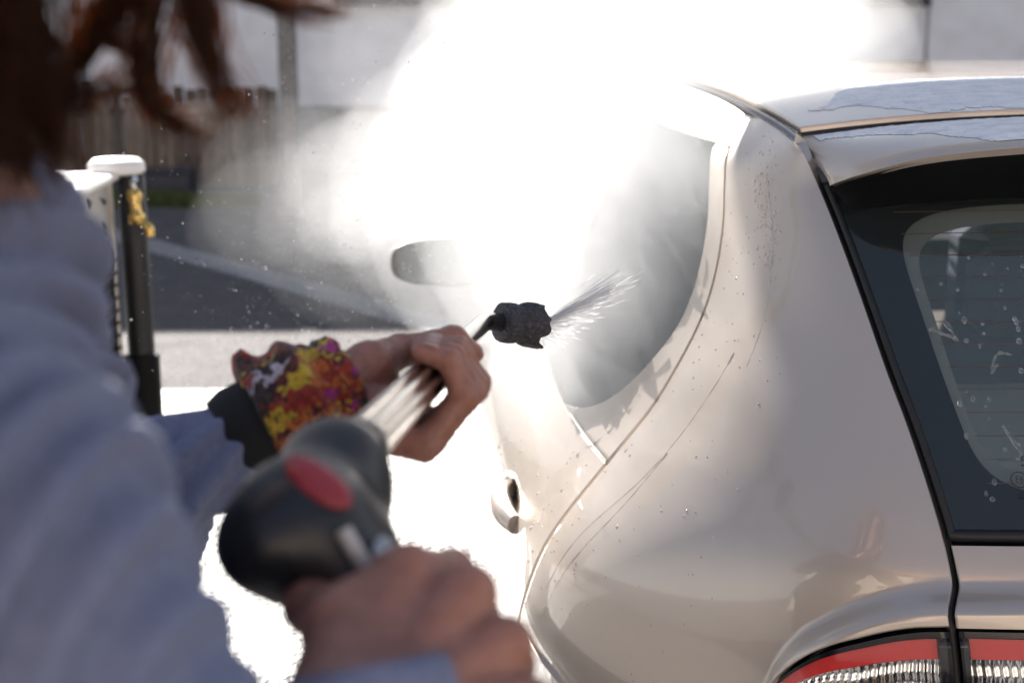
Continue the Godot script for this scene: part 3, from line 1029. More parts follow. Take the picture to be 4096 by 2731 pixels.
func border(pane: Node) -> void:
	# printed black border: a frame between the pane's edge and a rounded opening, 4 mm behind the pane
	var n := 160
	var P := PackedVector3Array()
	var T := PackedVector3Array()
	var S := PackedVector3Array()
	for i in n:
		var a := TAU * i / n
		var c := Vector2(cos(a), sin(a))
		var q := 1.0 / maxf(absf(c.x), absf(c.y))
		var sq := c * q                         # on the square
		var ro := c / pow(pow(absf(c.x), 7.0) + pow(absf(c.y), 7.0), 1.0 / 7.0)
		var outer := func(p: Vector2, inset: Vector2, back: float) -> Vector3:
			var L := lerpf(0.982, 1.352, 0.5 + 0.5 * p.y)
			var lo_in := inset.y
			L = 0.982 + 0.370 * 0.5 * (1.0 + p.y * (1.0 - lo_in) + lo_in * 0.25 * sign(p.y) * 0.0)
			var h := hatch(p.x * (0.975 - inset.x), L)
			return h + Vector3(0, -0.3, -1.0).normalized() * back
		P.append(outer.call(sq, Vector2.ZERO, 0.004))
		P.append(outer.call(ro, Vector2(0.105, 0.16), 0.004))
		T.append(outer.call(sq, Vector2(-0.01, -0.02), 0.03))
		T.append(outer.call(ro, Vector2(0.16, 0.24), 0.045))
	var ring := func(Q: PackedVector3Array) -> ArrayMesh:
		var J := PackedInt32Array()
		for i in n:
			var a := 2 * i
			var b := 2 * ((i + 1) % n)
			J.append_array(PackedInt32Array([a, b, a + 1, b, b + 1, a + 1]))
		return amesh(Q, J)
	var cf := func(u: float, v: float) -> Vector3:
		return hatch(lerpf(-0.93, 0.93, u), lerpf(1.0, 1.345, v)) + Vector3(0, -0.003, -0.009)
	obj("brightening_film", sheet(cf, 30, 20, Vector3(XC, 0.9, -2.6), 0.0, 0.01), M.brightening_film, pane)  # teal brightness laid behind the pane as a thin sheet
	obj("printed_border", ring.call(P), M.frit, pane)
	obj("window_lining", ring.call(T), M.trim_grey, pane)
	for k in 13:
		var L := lerpf(1.03, 1.315, k / 12.0)
		var w := PackedVector3Array()
		for i in 25: w.append(hatch(lerpf(-0.85, 0.85, i / 24.0), L) + Vector3(0, -0.001, -0.003))
		obj("heating_wire", tube(w, 0.0005, 4, false), M.heat_wire, pane)
	# maker's mark printed on the glass: letters, a ringed approval number and an arrow
	var font := SystemFont.new()
	font.font_names = PackedStringArray(["Droid Sans"])
	var put := func(txt: String, u: float, L: float, size: float, stretch: float) -> void:
		var tm := TextMesh.new()
		tm.text = txt
		tm.font = font
		tm.font_size = 32
		tm.pixel_size = size / 32.0
		tm.depth = 0.0004
		var o := obj("printed_letters", tm, M.print_black, pane, hatch(u, L) + Vector3(0, 0, 0.001))
		o.rotation = Vector3(deg_to_rad(-36), deg_to_rad(-10), 0)
		o.scale = Vector3(stretch, 1, 1)
	put.call("S", -0.742, 1.052, 0.017, 1.7)
	put.call("SI", -0.735, 1.043, 0.008, 1.2)
	put.call("E6", -0.772, 1.034, 0.010, 0.9)
	var rg := PackedVector3Array()
	var cc := hatch(-0.772, 1.034) + Vector3(0, 0.0, 0.001)
	for i in 33:
		var a := TAU * i / 32.0
		rg.append(cc + Vector3(cos(a) * 0.0095, sin(a) * 0.0075, -sin(a) * 0.0055 + cos(a) * 0.0012))
	obj("printed_ring", tube(rg, 0.0006, 6, false), M.print_black, pane)
	var ac := hatch(-0.775, 1.019) + Vector3(0, 0, 0.001)
	obj("printed_arrow", amesh(PackedVector3Array([ac + Vector3(-0.006, -0.003, 0.002), ac + Vector3(0.006, -0.003, 0.003), ac + Vector3(0, 0.0045, -0.003)]), PackedInt32Array([0, 2, 1])), M.print_black, pane)

func tail_lamp(mr: bool) -> void:
	var I := Vector3(XC, 0.9, -2.6)
	# on the wing
	var inset := func(u: float, v: float, d: float, lo: float, hi: float, s0: float, s1: float) -> Vector3:
		var s := lerpf(s0, s1, u)
		var top := light_y(s) - 0.003
		var L := lerpf(lerpf(0.66, top, lo), lerpf(0.66, top, hi), v)
		return quarter(s, L) + Vector3(0.5, 0.0, -0.87) * d
	var house := cpart("tail_lamp", sheet(func(u, v): return inset.call(u, v, 0.045, 0.0, 1.0, 0.60, 0.992), 30, 16, I, -0.040, 0.01, mr), M.black_gloss)
	obj("rim", sheet(func(u, v): return inset.call(u, v, 0.004, 0.965, 1.0, 0.60, 0.992), 30, 3, I, 0.03, 0.05, mr), M.black_gloss, house)
	obj("rim", sheet(func(u, v): return inset.call(u, v, 0.004, 0.0, 0.965, 0.968, 0.992), 3, 16, I, 0.03, 0.05, mr), M.black_gloss, house)
	obj("red_reflector", sheet(func(u, v): return inset.call(u, v, 0.012, 0.845, 0.96, 0.61, 0.965), 60, 6, I, 0.01, 0.01, mr), M.lens_red, house)
	# bright reflector made of small facets
	obj("reflector", sheet(func(u, v): return inset.call(u, v, 0.020 + 0.0035 * absf(sin(u * 62.0)) + 0.0035 * absf(sin(v * 22.0)) + 0.012 * absf(sin(u * 5.0 + 1.0)), 0.1, 0.84, 0.70, 0.965), 120, 40, I, 0.0, 0.01, mr), M.chrome, house)
	var bc: Vector3 = inset.call(0.55, 0.5, 0.010, 0.35, 0.78, 0.70, 0.94)
	if mr: bc.x = 2 * XC - bc.x
	obj("amber_bulb", lathe(bc, Vector3(0, 0.2, 1), [[-0.02, 0.0], [-0.015, 0.013], [0.0, 0.019], [0.012, 0.013], [0.018, 0.0]], 20), M.amber, house)
	obj("lens", sheet(func(u, v): return inset.call(u, v, 0.001, 0.0, 0.97, 0.60, 0.985), 30, 16, I, 0.0, 0.01, mr), M.lens_clear, house)
	# on the tailgate
	var ins2 := func(u: float, v: float, d: float, lo: float, hi: float, x0: float, x1: float) -> Vector3:
		return hatch(lerpf(x0, x1, u), lerpf(lerpf(0.66, 0.884, lo), lerpf(0.66, 0.884, hi), v)) + Vector3(0, 0, -d)
	var h2 := cpart("tail_lamp", sheet(func(u, v): return ins2.call(u, v, 0.045, 0.0, 1.0, -0.985, -0.72), 20, 16, I, -0.04, 0.01, mr), M.black_gloss)
	obj("rim", sheet(func(u, v): return ins2.call(u, v, 0.004, 0.965, 1.0, -0.985, -0.70), 20, 3, I, 0.03, 0.05, mr), M.black_gloss, h2)
	obj("rim", sheet(func(u, v): return ins2.call(u, v, 0.004, 0.0, 0.965, -0.985, -0.965), 3, 16, I, 0.03, 0.05, mr), M.black_gloss, h2)
	obj("red_reflector", sheet(func(u, v): return ins2.call(u, v, 0.012, 0.845, 0.96, -0.96, -0.72), 60, 6, I, 0.01, 0.01, mr), M.lens_red, h2)
	obj("reflector", sheet(func(u, v): return ins2.call(u, v, 0.020 + 0.0035 * absf(sin(u * 36.0)) + 0.0035 * absf(sin(v * 22.0)), 0.1, 0.84, -0.96, -0.72), 80, 40, I, 0.0, 0.01, mr), M.chrome, h2)
	obj("lens", sheet(func(u, v): return ins2.call(u, v, 0.001, 0.0, 0.97, -0.98, -0.72), 20, 16, I, 0.0, 0.01, mr), M.lens_clear, h2)

func door_mirror(mr: bool) -> void:
	# rounded shell open to the rear, glass set in it, on a short arm
	var c := Vector3(-0.075, 0.982, -3.36)
	var f := func(u: float, v: float) -> Vector3:
		var a := TAU * u
		var k := pow(pow(absf(cos(a)), 3.2) + pow(absf(sin(a)), 3.2), -1.0 / 3.2)
		var r: float = [1.0, 1.03, 0.93, 0.7, 0.35, 0.02][int(v * 5.0 + 0.01)]
		var d: float = [0.0, -0.012, -0.05, -0.085, -0.10, -0.105][int(v * 5.0 + 0.01)]
		return c + Vector3(cos(a) * k * 0.118 * r, sin(a) * k * 0.058 * r * (1.0 + 0.12 * cos(a)), d)
	var P := PackedVector3Array()
	for j in 6:
		for i in 40:
			var q: Vector3 = f.call(i / 40.0, j / 5.0)
			P.append(Vector3(2 * XC - q.x, q.y, q.z) if mr else q)
	var sh := cpart("door_mirror", amesh(P, gidx(40, 6, true, mr)), M.paint)
	var G := PackedVector3Array()
	var J := PackedInt32Array()
	for i in 40:
		var q: Vector3 = f.call(i / 40.0, 0.0)
		q = c + (q - c) * 0.93 + Vector3(0, 0, -0.006)
		G.append(Vector3(2 * XC - q.x, q.y, q.z) if mr else q)
	G.append(Vector3(2 * XC - c.x if mr else c.x, c.y, c.z - 0.006))
	for i in 40: J.append_array(PackedInt32Array([i, 40, (i + 1) % 40]) if mr else PackedInt32Array([i, (i + 1) % 40, 40]))
	obj("mirror_glass", amesh(G, J), M.mirror_glass, sh)
	var ar := [Vector3(0.02, 0.955, -3.40), Vector3(0.09, 0.945, -3.42), Vector3(0.16, 0.945, -3.44)]
	if mr:
		for i in 3: ar[i].x = 2 * XC - ar[i].x
	obj("mirror_arm", tube(PackedVector3Array(ar), 0.022, 12), M.black_plastic, sh)

func cabin() -> void:
	cpart("parcel_shelf", box(Vector3(XC, 0.965, -2.02), Vector3(1.04, 0.02, 0.42), 0.005), M.shelf_cloth)
	cpart("rear_seat", box(Vector3(XC, 0.70, -2.36), Vector3(1.08, 0.64, 0.16), 0.05), M.seat_cloth)
	cpart("headlining", box(Vector3(XC, 1.395, -2.75), Vector3(0.9, 0.012, 1.3), 0.004), M.trim_grey)
	for x in [XC - 0.36, XC, XC + 0.36]:
		cpart("headrest", box(Vector3(x, 1.10, -2.37), Vector3(0.24, 0.15, 0.09), 0.03), M.seat_cloth)
	for x in [XC - 0.35, XC + 0.35]:
		cpart("front_seat", box(Vector3(x, 0.80, -3.12), Vector3(0.48, 0.66, 0.16), 0.05), M.seat_cloth)
		cpart("headrest", box(Vector3(x, 1.22, -3.12), Vector3(0.25, 0.18, 0.09), 0.03), M.seat_cloth)
	cpart("dashboard", box(Vector3(XC, 0.86, -3.95), Vector3(1.3, 0.2, 0.35), 0.04), M.black_plastic)
# ------------------------------------------------------------------ water on the car
func join(list: Array) -> ArrayMesh:
	var P := PackedVector3Array()
	var N := PackedVector3Array()
	var I := PackedInt32Array()
	for m in list:
		var a: Array = m.surface_get_arrays(0)
		var st := P.size()
		P.append_array(a[Mesh.ARRAY_VERTEX])
		N.append_array(a[Mesh.ARRAY_NORMAL])
		for i in a[Mesh.ARRAY_INDEX]: I.append(st + i)
	var arr := []
	arr.resize(Mesh.ARRAY_MAX)
	arr[Mesh.ARRAY_VERTEX] = P
	arr[Mesh.ARRAY_NORMAL] = N
	arr[Mesh.ARRAY_INDEX] = I
	var r := ArrayMesh.new()
	r.add_surface_from_arrays(Mesh.PRIMITIVE_TRIANGLES, arr)
	return r

func jag(x: float, amp: float) -> float:
	return amp * (noise.get_noise_1d(x * 9.0) + 0.7 * absf(noise.get_noise_1d(x * 47.0)) + 0.5 * absf(noise.get_noise_1d(x * 130.0)))

func film_sheet(f: Callable, nu: int, nv: int) -> ArrayMesh:
	var P := PackedVector3Array()
	for j in nv:
		for i in nu:
			var u := float(i) / (nu - 1)
			var v := float(j) / (nv - 1)
			var p: Vector3 = f.call(u, v)
			var edge := minf(minf(v, 1.0 - v) * 14.0, 1.0)
			p.y += 0.0004 + 0.0010 * edge + 0.0010 * edge * noise.get_noise_3d(p.x * 60.0, p.y * 20.0, p.z * 110.0)
			P.append(p)
	return amesh(P, gidx(nu, nv, false, true))

func water_on_car() -> void:
	var o: Node3D
	var spread := func(u: float, v: float) -> Vector3:  # wet film on the roof, its sky glare coloured white
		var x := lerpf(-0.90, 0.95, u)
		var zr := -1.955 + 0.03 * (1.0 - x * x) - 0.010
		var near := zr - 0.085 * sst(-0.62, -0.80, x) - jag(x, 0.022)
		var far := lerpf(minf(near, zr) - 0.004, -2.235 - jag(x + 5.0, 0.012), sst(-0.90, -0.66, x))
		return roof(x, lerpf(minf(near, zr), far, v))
	o = obj("wet_glare_film", film_sheet(spread, 420, 40), M.glare_film, self)
	tag(o, "wet film, sky glare coloured white, with ragged edges spread on the silver car roof", "glare_film", "", "stuff")
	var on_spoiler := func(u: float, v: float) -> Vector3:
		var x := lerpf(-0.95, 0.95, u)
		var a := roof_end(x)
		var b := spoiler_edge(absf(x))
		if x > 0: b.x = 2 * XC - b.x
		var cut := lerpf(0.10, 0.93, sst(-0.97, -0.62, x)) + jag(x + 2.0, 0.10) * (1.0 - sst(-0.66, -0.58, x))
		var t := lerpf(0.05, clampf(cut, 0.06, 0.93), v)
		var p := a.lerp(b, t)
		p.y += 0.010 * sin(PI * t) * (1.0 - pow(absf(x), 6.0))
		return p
	o = obj("wet_glare_film", film_sheet(on_spoiler, 420, 30), M.glare_film, self)
	tag(o, "wet film, sky glare coloured white, with a ragged edge on the car's rear spoiler", "glare_film", "", "stuff")
	# beads and runs of water
	rng.seed = 17
	var sph := SphereMesh.new()
	sph.radius = 1.0
	sph.height = 2.0
	sph.radial_segments = 10
	sph.rings = 5
	var spots := []
	for i in 130:    # sparkling cluster under the roof edge
		var L := 1.385 - 0.15 * pow(rng.randf(), 0.8)
		var s := 0.42 + 0.10 * rng.randfn() * (L - 1.15) / 0.2 + 0.35 * (1.36 - L)
		if s < 0.05 or s > 0.9: continue
		spots.append([quarter(s, L), quarter(s + 0.01, L), quarter(s, L - 0.01), rng.randf_range(0.0006, 0.0021)])
	for i in 130:
		var L := rng.randf_range(0.72, 1.3)
		var s := pow(rng.randf(), 1.5) * 0.55 + 0.01
		spots.append([quarter(s, L), quarter(s + 0.01, L), quarter(s, L - 0.01), rng.randf_range(0.0006, 0.0014)])
	for i in 260:
		var L := rng.randf_range(0.62, 0.94)
		var z := rng.randf_range(-2.6, -1.93)
		if z > ser(L, GT).z - 0.01: continue
		spots.append([flank(z, L), flank(z + 0.01, L), flank(z, L - 0.01), rng.randf_range(0.0007, 0.0022)])
	var on_body := spots.size()
	for i in 420:    # on the rear window, in patches
		var u := rng.randf_range(-0.87, -0.2)
		var L := rng.randf_range(1.0, 1.30)
		if noise.get_noise_2d(u * 7.0, L * 16.0) < 0.06: continue
		spots.append([hatch(u, L), hatch(u + 0.01, L), hatch(u, L - 0.01), rng.randf_range(0.0008, 0.0034)])
	for part in 2:
		var mm := MultiMesh.new()
		mm.transform_format = MultiMesh.TRANSFORM_3D
		mm.mesh = sph
		var first := 0 if part == 0 else on_body
		mm.instance_count = on_body if part == 0 else spots.size() - on_body
		for i in mm.instance_count:
			var q: Array = spots[first + i]
			var tu: Vector3 = (q[1] - q[0]).normalized()
			var tv: Vector3 = (q[2] - q[0]).normalized()
			var n := tu.cross(tv).normalized()
			tv = n.cross(tu)
			var r: float = q[3]
			mm.set_instance_transform(i, Transform3D(Basis(tu * r, n * r * 0.55, tv * r * rng.randf_range(1.0, 1.8)), q[0]))
		var b := MultiMeshInstance3D.new()
		b.name = "water_drops"
		b.multimesh = mm
		b.material_override = M.wet_paint if part == 0 else M.water
		add_child(b, true)
		tag(b, "beads of clear water clinging to the car's silver flank" if part == 0 else "beads of clear water on the car's rear window", "water", "", "stuff")
	# runs
	var runs := []
	var lines := [[[0.30, 1.13], [0.235, 1.05], [0.17, 0.97], [0.11, 0.88], [0.08, 0.78]], [[0.21, 1.0], [0.17, 0.92], [0.13, 0.83], [0.11, 0.72]],
		[[0.52, 1.33], [0.50, 1.28], [0.46, 1.24], [0.45, 1.2], [0.40, 1.12]], [[0.50, 1.29], [0.49, 1.25], [0.46, 1.225]]]
	for ln in lines:
		var key := []
		for i in ln.size(): key.append(Vector3(ln[i][0] + 0.008 * rng.randfn(), ln[i][1], 0))
		var path := bez(key, 60)
		for i in path.size(): path[i] = quarter(path[i].x, path[i].y)
		var rad := []
		for i in path.size():
			rad.append(0.0001 + 0.0005 * absf(noise.get_noise_1d(path[i].y * 30.0 + 7.0)) + (0.0006 if i < 3 else 0.0))
		runs.append(tube(path, rad, 8, true))
	var rb := obj("water_runs", join(runs), M.wet_paint, self)
	tag(rb, "thin runs of water trickling down the car's silver rear quarter", "water", "", "stuff")
	runs = []
	for k in 7:    # wavering runs on the rear window
		var u := rng.randf_range(-0.84, -0.45)
		var L := rng.randf_range(1.06, 1.30)
		var pts := []
		for i in rng.randi_range(5, 12):
			pts.append(hatch(u, L) + Vector3(0, 0, 0.0005))
			u += rng.randf_range(-0.035, 0.035)
			L -= rng.randf_range(-0.006, 0.022)
			L = maxf(L, 0.995)
		var path := bez(pts, pts.size() * 6)
		var rad := []
		for i in path.size(): rad.append(0.0008 + 0.0042 * absf(noise.get_noise_1d(i * 0.13 + k * 9.0)))
		runs.append(tube(path, rad, 8, true))
	var rn := obj("water_runs", join(runs), M.water, self)
	tag(rn, "thin runs of clear water trickling down the car's rear window", "water", "", "stuff")

# ------------------------------------------------------------------ pressure washer gun
const GA := Vector3(-0.0675, 1.3271, -0.7671)
const GL := Vector3(0.11092, -0.11206, -0.98749)

func gun() -> void:
	var t := thing("pressure_washer_gun", "black pressure washer gun with red badge, ribbed steel grip tube and bent lance", "spray gun", GA)
	var off := -GA
	# ribbed grip tube
	var d := GL.normalized()
	var r := Vector3(1, 0, 0)
	r = (r - d * r.dot(d)).normalized()
	var u := r.cross(d)
	var P := PackedVector3Array()
	var sides := 120
	for k in [[-0.012, 0.6], [-0.010, 1.0], [0.315, 1.0], [0.325, 0.9], [0.33, 0.7]]:
		for i in sides:
			var a := TAU * i / sides
			var rr: float = 0.0153 - 0.0038 * pow(absf(cos(a * 4.5)), 5.0)
			P.append(GA + d * float(k[0]) + (r * cos(a) + u * sin(a)) * rr * float(k[1]))
	obj("grip_tube", amesh(P, gidx(sides, 5, true, false)), M.steel, t, off)
	var bend := GA + d * 0.738
	var tip := Vector3(0.0712, 1.2315, -1.530)
	var nd := (tip - bend).normalized()
	var path := PackedVector3Array([GA + d * 0.325, GA + d * 0.45, GA + d * 0.6, GA + d * 0.70])
	for i in 8:
		var s := (i + 0.5) / 8.0
		var a := GA + d * 0.712
		var c := bend + nd * 0.026
		path.append(a.lerp(bend, s).lerp(bend.lerp(c, s), s))
	path.append(bend + nd * 0.05)
	obj("lance", tube(path, 0.0098, 20), M.steel, t, off)
	# torn rubber nozzle guard
	var Q := PackedVector3Array()
	var b := bend + nd * 0.020
	var s1 := nd.cross(Vector3.UP).normalized()
	var s2 := s1.cross(nd)
	var prof := [[0.000, 0.0100], [0.000, 0.0185], [0.0015, 0.0215], [0.010, 0.0225], [0.017, 0.0220], [0.018, 0.0205], [0.026, 0.0207], [0.027, 0.0228], [0.034, 0.0245], [0.042, 0.0250], [0.048, 0.0246], [0.048, 0.0225], [0.040, 0.0205], [0.030, 0.015], [0.028, 0.0]]
	var n := 144
	for j in prof.size():
		for i in n:
			var a := TAU * i / n
			var rr: float = prof[j][1]
			var x: float = prof[j][0]
			rr *= 1.0 + 0.035 * noise.get_noise_3d(cos(a) * 2.2, sin(a) * 2.2, x * 90.0)
			if j >= 9 and j <= 11:
				var tear := noise.get_noise_2d(cos(a) * 0.85 + 4.0, sin(a) * 0.85)
				x += 0.010 * clampf(tear * 1.6 - 0.15, -0.65, 0.4) + 0.0006 * sin(a * 17.0)
				rr *= 1.0 + 0.10 * noise.get_noise_2d(cos(a) * 1.2 - 7.0, sin(a) * 1.2)
			Q.append(b + nd * x + (s1 * cos(a) + s2 * sin(a)) * rr)
	obj("nozzle_guard", amesh(Q, gidx(n, prof.size(), true, true)), M.nozzle_rubber, t, off)
	obj("nozzle", lathe(b + nd * 0.022, nd, [[0.0, 0.010], [0.012, 0.010], [0.018, 0.007], [0.018, 0.0]], 16), M.chrome, t, off)
	# moulded body and handle
	var bones := [
		[GA - d * 0.005, GA - d * 0.05, 0.0205, 0.0240], [GA - d * 0.05, Vector3(-0.086, 1.329, -0.655), 0.0240, 0.0262], [Vector3(-0.086, 1.328, -0.655), Vector3(-0.100, 1.323, -0.638), 0.0258, 0.0225],
		[Vector3(-0.083, 1.316, -0.660), Vector3(-0.064, 1.304, -0.662), 0.0265, 0.019], [Vector3(-0.074, 1.316, -0.655), Vector3(-0.036, 1.280, -0.620), 0.025, 0.018], [Vector3(-0.036, 1.280, -0.620), Vector3(0.004, 1.236, -0.590), 0.018, 0.0195],
		[Vector3(-0.062, 1.314, -0.71), Vector3(-0.052, 1.305, -0.668), 0.015, 0.012]]
	obj("body", field(bones, 0.0035, 0.022), M.gun_black, t, off)
	# ring where the tube enters
	obj("collar", tube(PackedVector3Array([GA - d * 0.018, GA - d * 0.004, GA + d * 0.012]), [0.0235, 0.0215, 0.0185], 28), M.black_plastic, t, off)
	# oval red badge
	var e := SphereMesh.new()
	e.radius = 1.0
	e.height = 2.0
	var bd := obj("badge", e, M.badge_red, t, Vector3(-0.0733, 1.3528, -0.6425) + off)
	var lx := Vector3(0.76, -0.47, 0.45).normalized()
	var nz := Vector3(0.365, 0.83, 0.42)
	nz = (nz - lx * nz.dot(lx)).normalized()
	bd.basis = Basis(lx * 0.0200, nz * 0.0048, lx.cross(nz) * 0.0110)
	# trigger lock: pale lever and a round screw
	obj("trigger_lock", tube(bez([Vector3(-0.0605, 1.3340, -0.6270), Vector3(-0.0555, 1.3265, -0.6235), Vector3(-0.0503, 1.3165, -0.6235)], 8), 0.0042, 12), M.pale_plastic, t, off)
	obj("screw", lathe(Vector3(-0.0445, 1.3200, -0.6340), Vector3(0.6, 0.55, 0.55), [[-0.006, 0.007], [0.004, 0.007], [0.005, 0.0055], [0.0045, 0.0]], 20), M.steel, t, off)
	obj("trigger", tube(bez([Vector3(-0.035, 1.300, -0.672), Vector3(-0.022, 1.285, -0.668), Vector3(-0.012, 1.268, -0.655)], 8), 0.006, 10), M.gun_black, t, off)

# ------------------------------------------------------------------ the person
func person() -> void:
	var root := Vector3(-0.33, 0, -0.62)
	var t := thing("person", "person in a blue grey hooded sweatshirt with loose auburn hair, aiming a spray gun", "person", root)
	var off := -root
	# joints
	var Rs := Vector3(-0.185, 1.385, -0.475)
	var Re := Vector3(-0.015, 1.09, -0.43)
	var Rw := Vector3(-0.052, 1.287, -0.522)
	var Ls := Vector3(-0.315, 1.392, -0.80)
	var Le := Vector3(-0.345, 1.165, -0.925)
	var Lw := Vector3(-0.165, 1.263, -1.028)
	var neck := Vector3(-0.255, 1.475, -0.625)
	var chest := Vector3(-0.290, 1.27, -0.635)
	var hip := Vector3(-0.36, 0.95, -0.63)
	var head := Vector3(-0.195, 1.70, -0.62)
	var torso := [[chest + Vector3(0, 0.08, 0.09), chest + Vector3(0, 0.08, -0.09), 0.092, 0.092], [chest, hip + Vector3(0, 0.1, 0), 0.135, 0.12], [hip + Vector3(0, 0, 0.07), hip + Vector3(0, 0, -0.07), 0.125, 0.125],
		[chest + Vector3(0, 0.1, 0), neck, 0.075, 0.052], [Rs, neck + Vector3(0, -0.03, 0), 0.055, 0.050], [Ls, neck + Vector3(0, -0.03, 0), 0.055, 0.050]]
	var arms := [[Rs, Re, 0.056, 0.044], [Re, Rw, 0.043, 0.028], [Ls, Le, 0.056, 0.044], [Le, Lw, 0.043, 0.028]]
	var legs := [[hip + Vector3(0, -0.03, 0.09), Vector3(-0.33, 0.50, -0.50), 0.092, 0.06], [Vector3(-0.33, 0.50, -0.50), Vector3(-0.38, 0.09, -0.50), 0.06, 0.04], [hip + Vector3(0, -0.03, -0.09), Vector3(-0.27, 0.51, -0.76), 0.092, 0.06], [Vector3(-0.27, 0.51, -0.76), Vector3(-0.28, 0.09, -0.78), 0.06, 0.04]]
	# skin: head, neck and trunk in one surface; each hand on a finer grid joined to it at the wrist
	var hb := [[neck + Vector3(-0.01, -0.04, 0), head + Vector3(-0.03, -0.06, 0), 0.056, 0.054], [head + Vector3(-0.025, 0.02, 0.012), head + Vector3(-0.025, 0.02, -0.012), 0.088, 0.088], [head + Vector3(0.022, 0.035, 0.012), head + Vector3(0.022, 0.035, -0.012), 0.074, 0.074],
		[head + Vector3(0.03, -0.03, 0.02), head + Vector3(0.055, -0.075, 0.0), 0.052, 0.030], [head + Vector3(0.03, -0.03, -0.02), head + Vector3(0.055, -0.075, 0.0), 0.052, 0.030], [head + Vector3(0.092, 0.02, 0), head + Vector3(0.108, -0.018, 0), 0.009, 0.013],
		[head + Vector3(0.085, -0.045, 0.016), head + Vector3(0.085, -0.045, -0.016), 0.011, 0.011], [head + Vector3(-0.015, 0.0, 0.088), head + Vector3(-0.02, -0.035, 0.086), 0.014, 0.009], [head + Vector3(-0.015, 0.0, -0.088), head + Vector3(-0.02, -0.035, -0.086), 0.014, 0.009]]
	var trunk := []
	for b in torso + legs: trunk.append([b[0], b[1], b[2] - 0.012, b[3] - 0.012])
	trunk += arms
	obj("body", join([field(trunk + [hb[0]], 0.016, 0.05), field(hb, 0.006, 0.02), left_hand(Lw), right_hand(Rw)]), M.skin, t, off)
	# face details
	for s in [-1.0, 1.0]:
		var eb := obj("eye", SphereMesh.new(), M.eye_white, t, head + Vector3(0.080, 0.022, 0.031 * s) + off)
		eb.scale = Vector3.ONE * 0.024
		obj("eyebrow", tube(bez([head + Vector3(0.092, 0.045, 0.014 * s), head + Vector3(0.09, 0.052, 0.032 * s), head + Vector3(0.078, 0.046, 0.052 * s)], 8), 0.004, 8), M.hair, t, off)
	obj("lips", tube(bez([head + Vector3(0.090, -0.046, -0.022), head + Vector3(0.099, -0.045, 0.0), head + Vector3(0.090, -0.046, 0.022)], 10), 0.0055, 10), M.skin, t, off)
	# sweatshirt with folds
	var hood := []
	for b in torso: hood.append([b[0], b[1], b[2] + 0.012, b[3] + 0.010])
	hood[3][3] = 0.062
	hood += [[Rs, Re, 0.074, 0.066], [Re, Rw - (Rw - Re).normalized() * 0.005, 0.060, 0.035], [Ls, Le, 0.074, 0.064], [Le, Lw, 0.060, 0.036]]
	for i in 12:
		var a := TAU * i / 12.0
		var b2 := TAU * (i + 1) / 12.0
		hood.append([neck + Vector3(cos(a) * 0.062 - 0.006, 0.006 - 0.028 * cos(a), sin(a) * 0.062), neck + Vector3(cos(b2) * 0.062 - 0.006, 0.006 - 0.028 * cos(b2), sin(b2) * 0.062), 0.021, 0.021])
	var fold := func(p: Vector3, n: Vector3) -> Vector3:
		# creases run slantwise down the cloth and bunch towards the cuffs
		var w := noise.get_noise_3d(p.x * 3.5, p.y * 3.5, p.z * 3.5)
		var ph := (p.x * 0.95 - p.y * 0.46 + p.z * 0.25) / 0.027 + 1.0 * w
		var f := pow(0.5 + 0.5 * sin(TAU * ph), 1.3)
		var amp := (0.009 + 0.014 * clampf(0.5 + noise.get_noise_3d(p.x * 5.0 + 20.0, p.y * 5.0, p.z * 5.0), 0.0, 1.0)) * sst(0.01, 0.10, p.distance_to(Lw)) * sst(0.03, 0.12, p.distance_to(Rw))
		return p + n * (amp * f - 0.006 + 0.004 * w)
	var sw := obj("sweatshirt", field(hood, 0.0058, 0.024, fold), M.hoodie, t, off)
	var cd := (Rw - Re).normalized()
	var rc := Rw + Vector3(0.006, 0, 0)
	var cuff := PackedVector3Array([rc - cd * 0.04, rc - cd * 0.03, rc - cd * 0.005, rc + cd * 0.018, rc + cd * 0.026, rc + cd * 0.024])
	obj("cuff", tube(cuff, [0.036, 0.042, 0.043, 0.042, 0.039, 0.032], 40, false), M.hoodie, sw)
	var tr := []
	for b in legs: tr.append([b[0], b[1], b[2] + 0.006, b[3] + 0.014])
	tr.append([hip + Vector3(0, 0.02, 0.07), hip + Vector3(0, 0.02, -0.07), 0.130, 0.130])
	obj("trousers", field(tr, 0.016, 0.04), M.trousers, t, off)
	for q in [Vector3(-0.38, 0, -0.50), Vector3(-0.28, 0, -0.78)]:
		obj("shoe", field([[q + Vector3(-0.03, 0.045, 0), q + Vector3(0.03, 0.05, 0), 0.045, 0.045], [q + Vector3(0.03, 0.045, 0), q + Vector3(0.16, 0.035, 0), 0.043, 0.034]], 0.012, 0.03), M.shoe, t, off)
	# wrist: black strap and patterned scarf
	var wd := (Vector3(-0.100, 1.290, -1.052) - Lw).normalized()
	var w0 := Lw - wd * 0.010
	obj("wrist_strap", tube(PackedVector3Array([w0 - wd * 0.012, w0, w0 + wd * 0.022, w0 + wd * 0.024]), [0.034, 0.0385, 0.0385, 0.032], 30), M.black_cloth, t, off)
	obj("wrist_scarf", scarf(w0 + wd * 0.016, wd), scarf_cloth(), t, off)
	hair(t, off, head, neck)

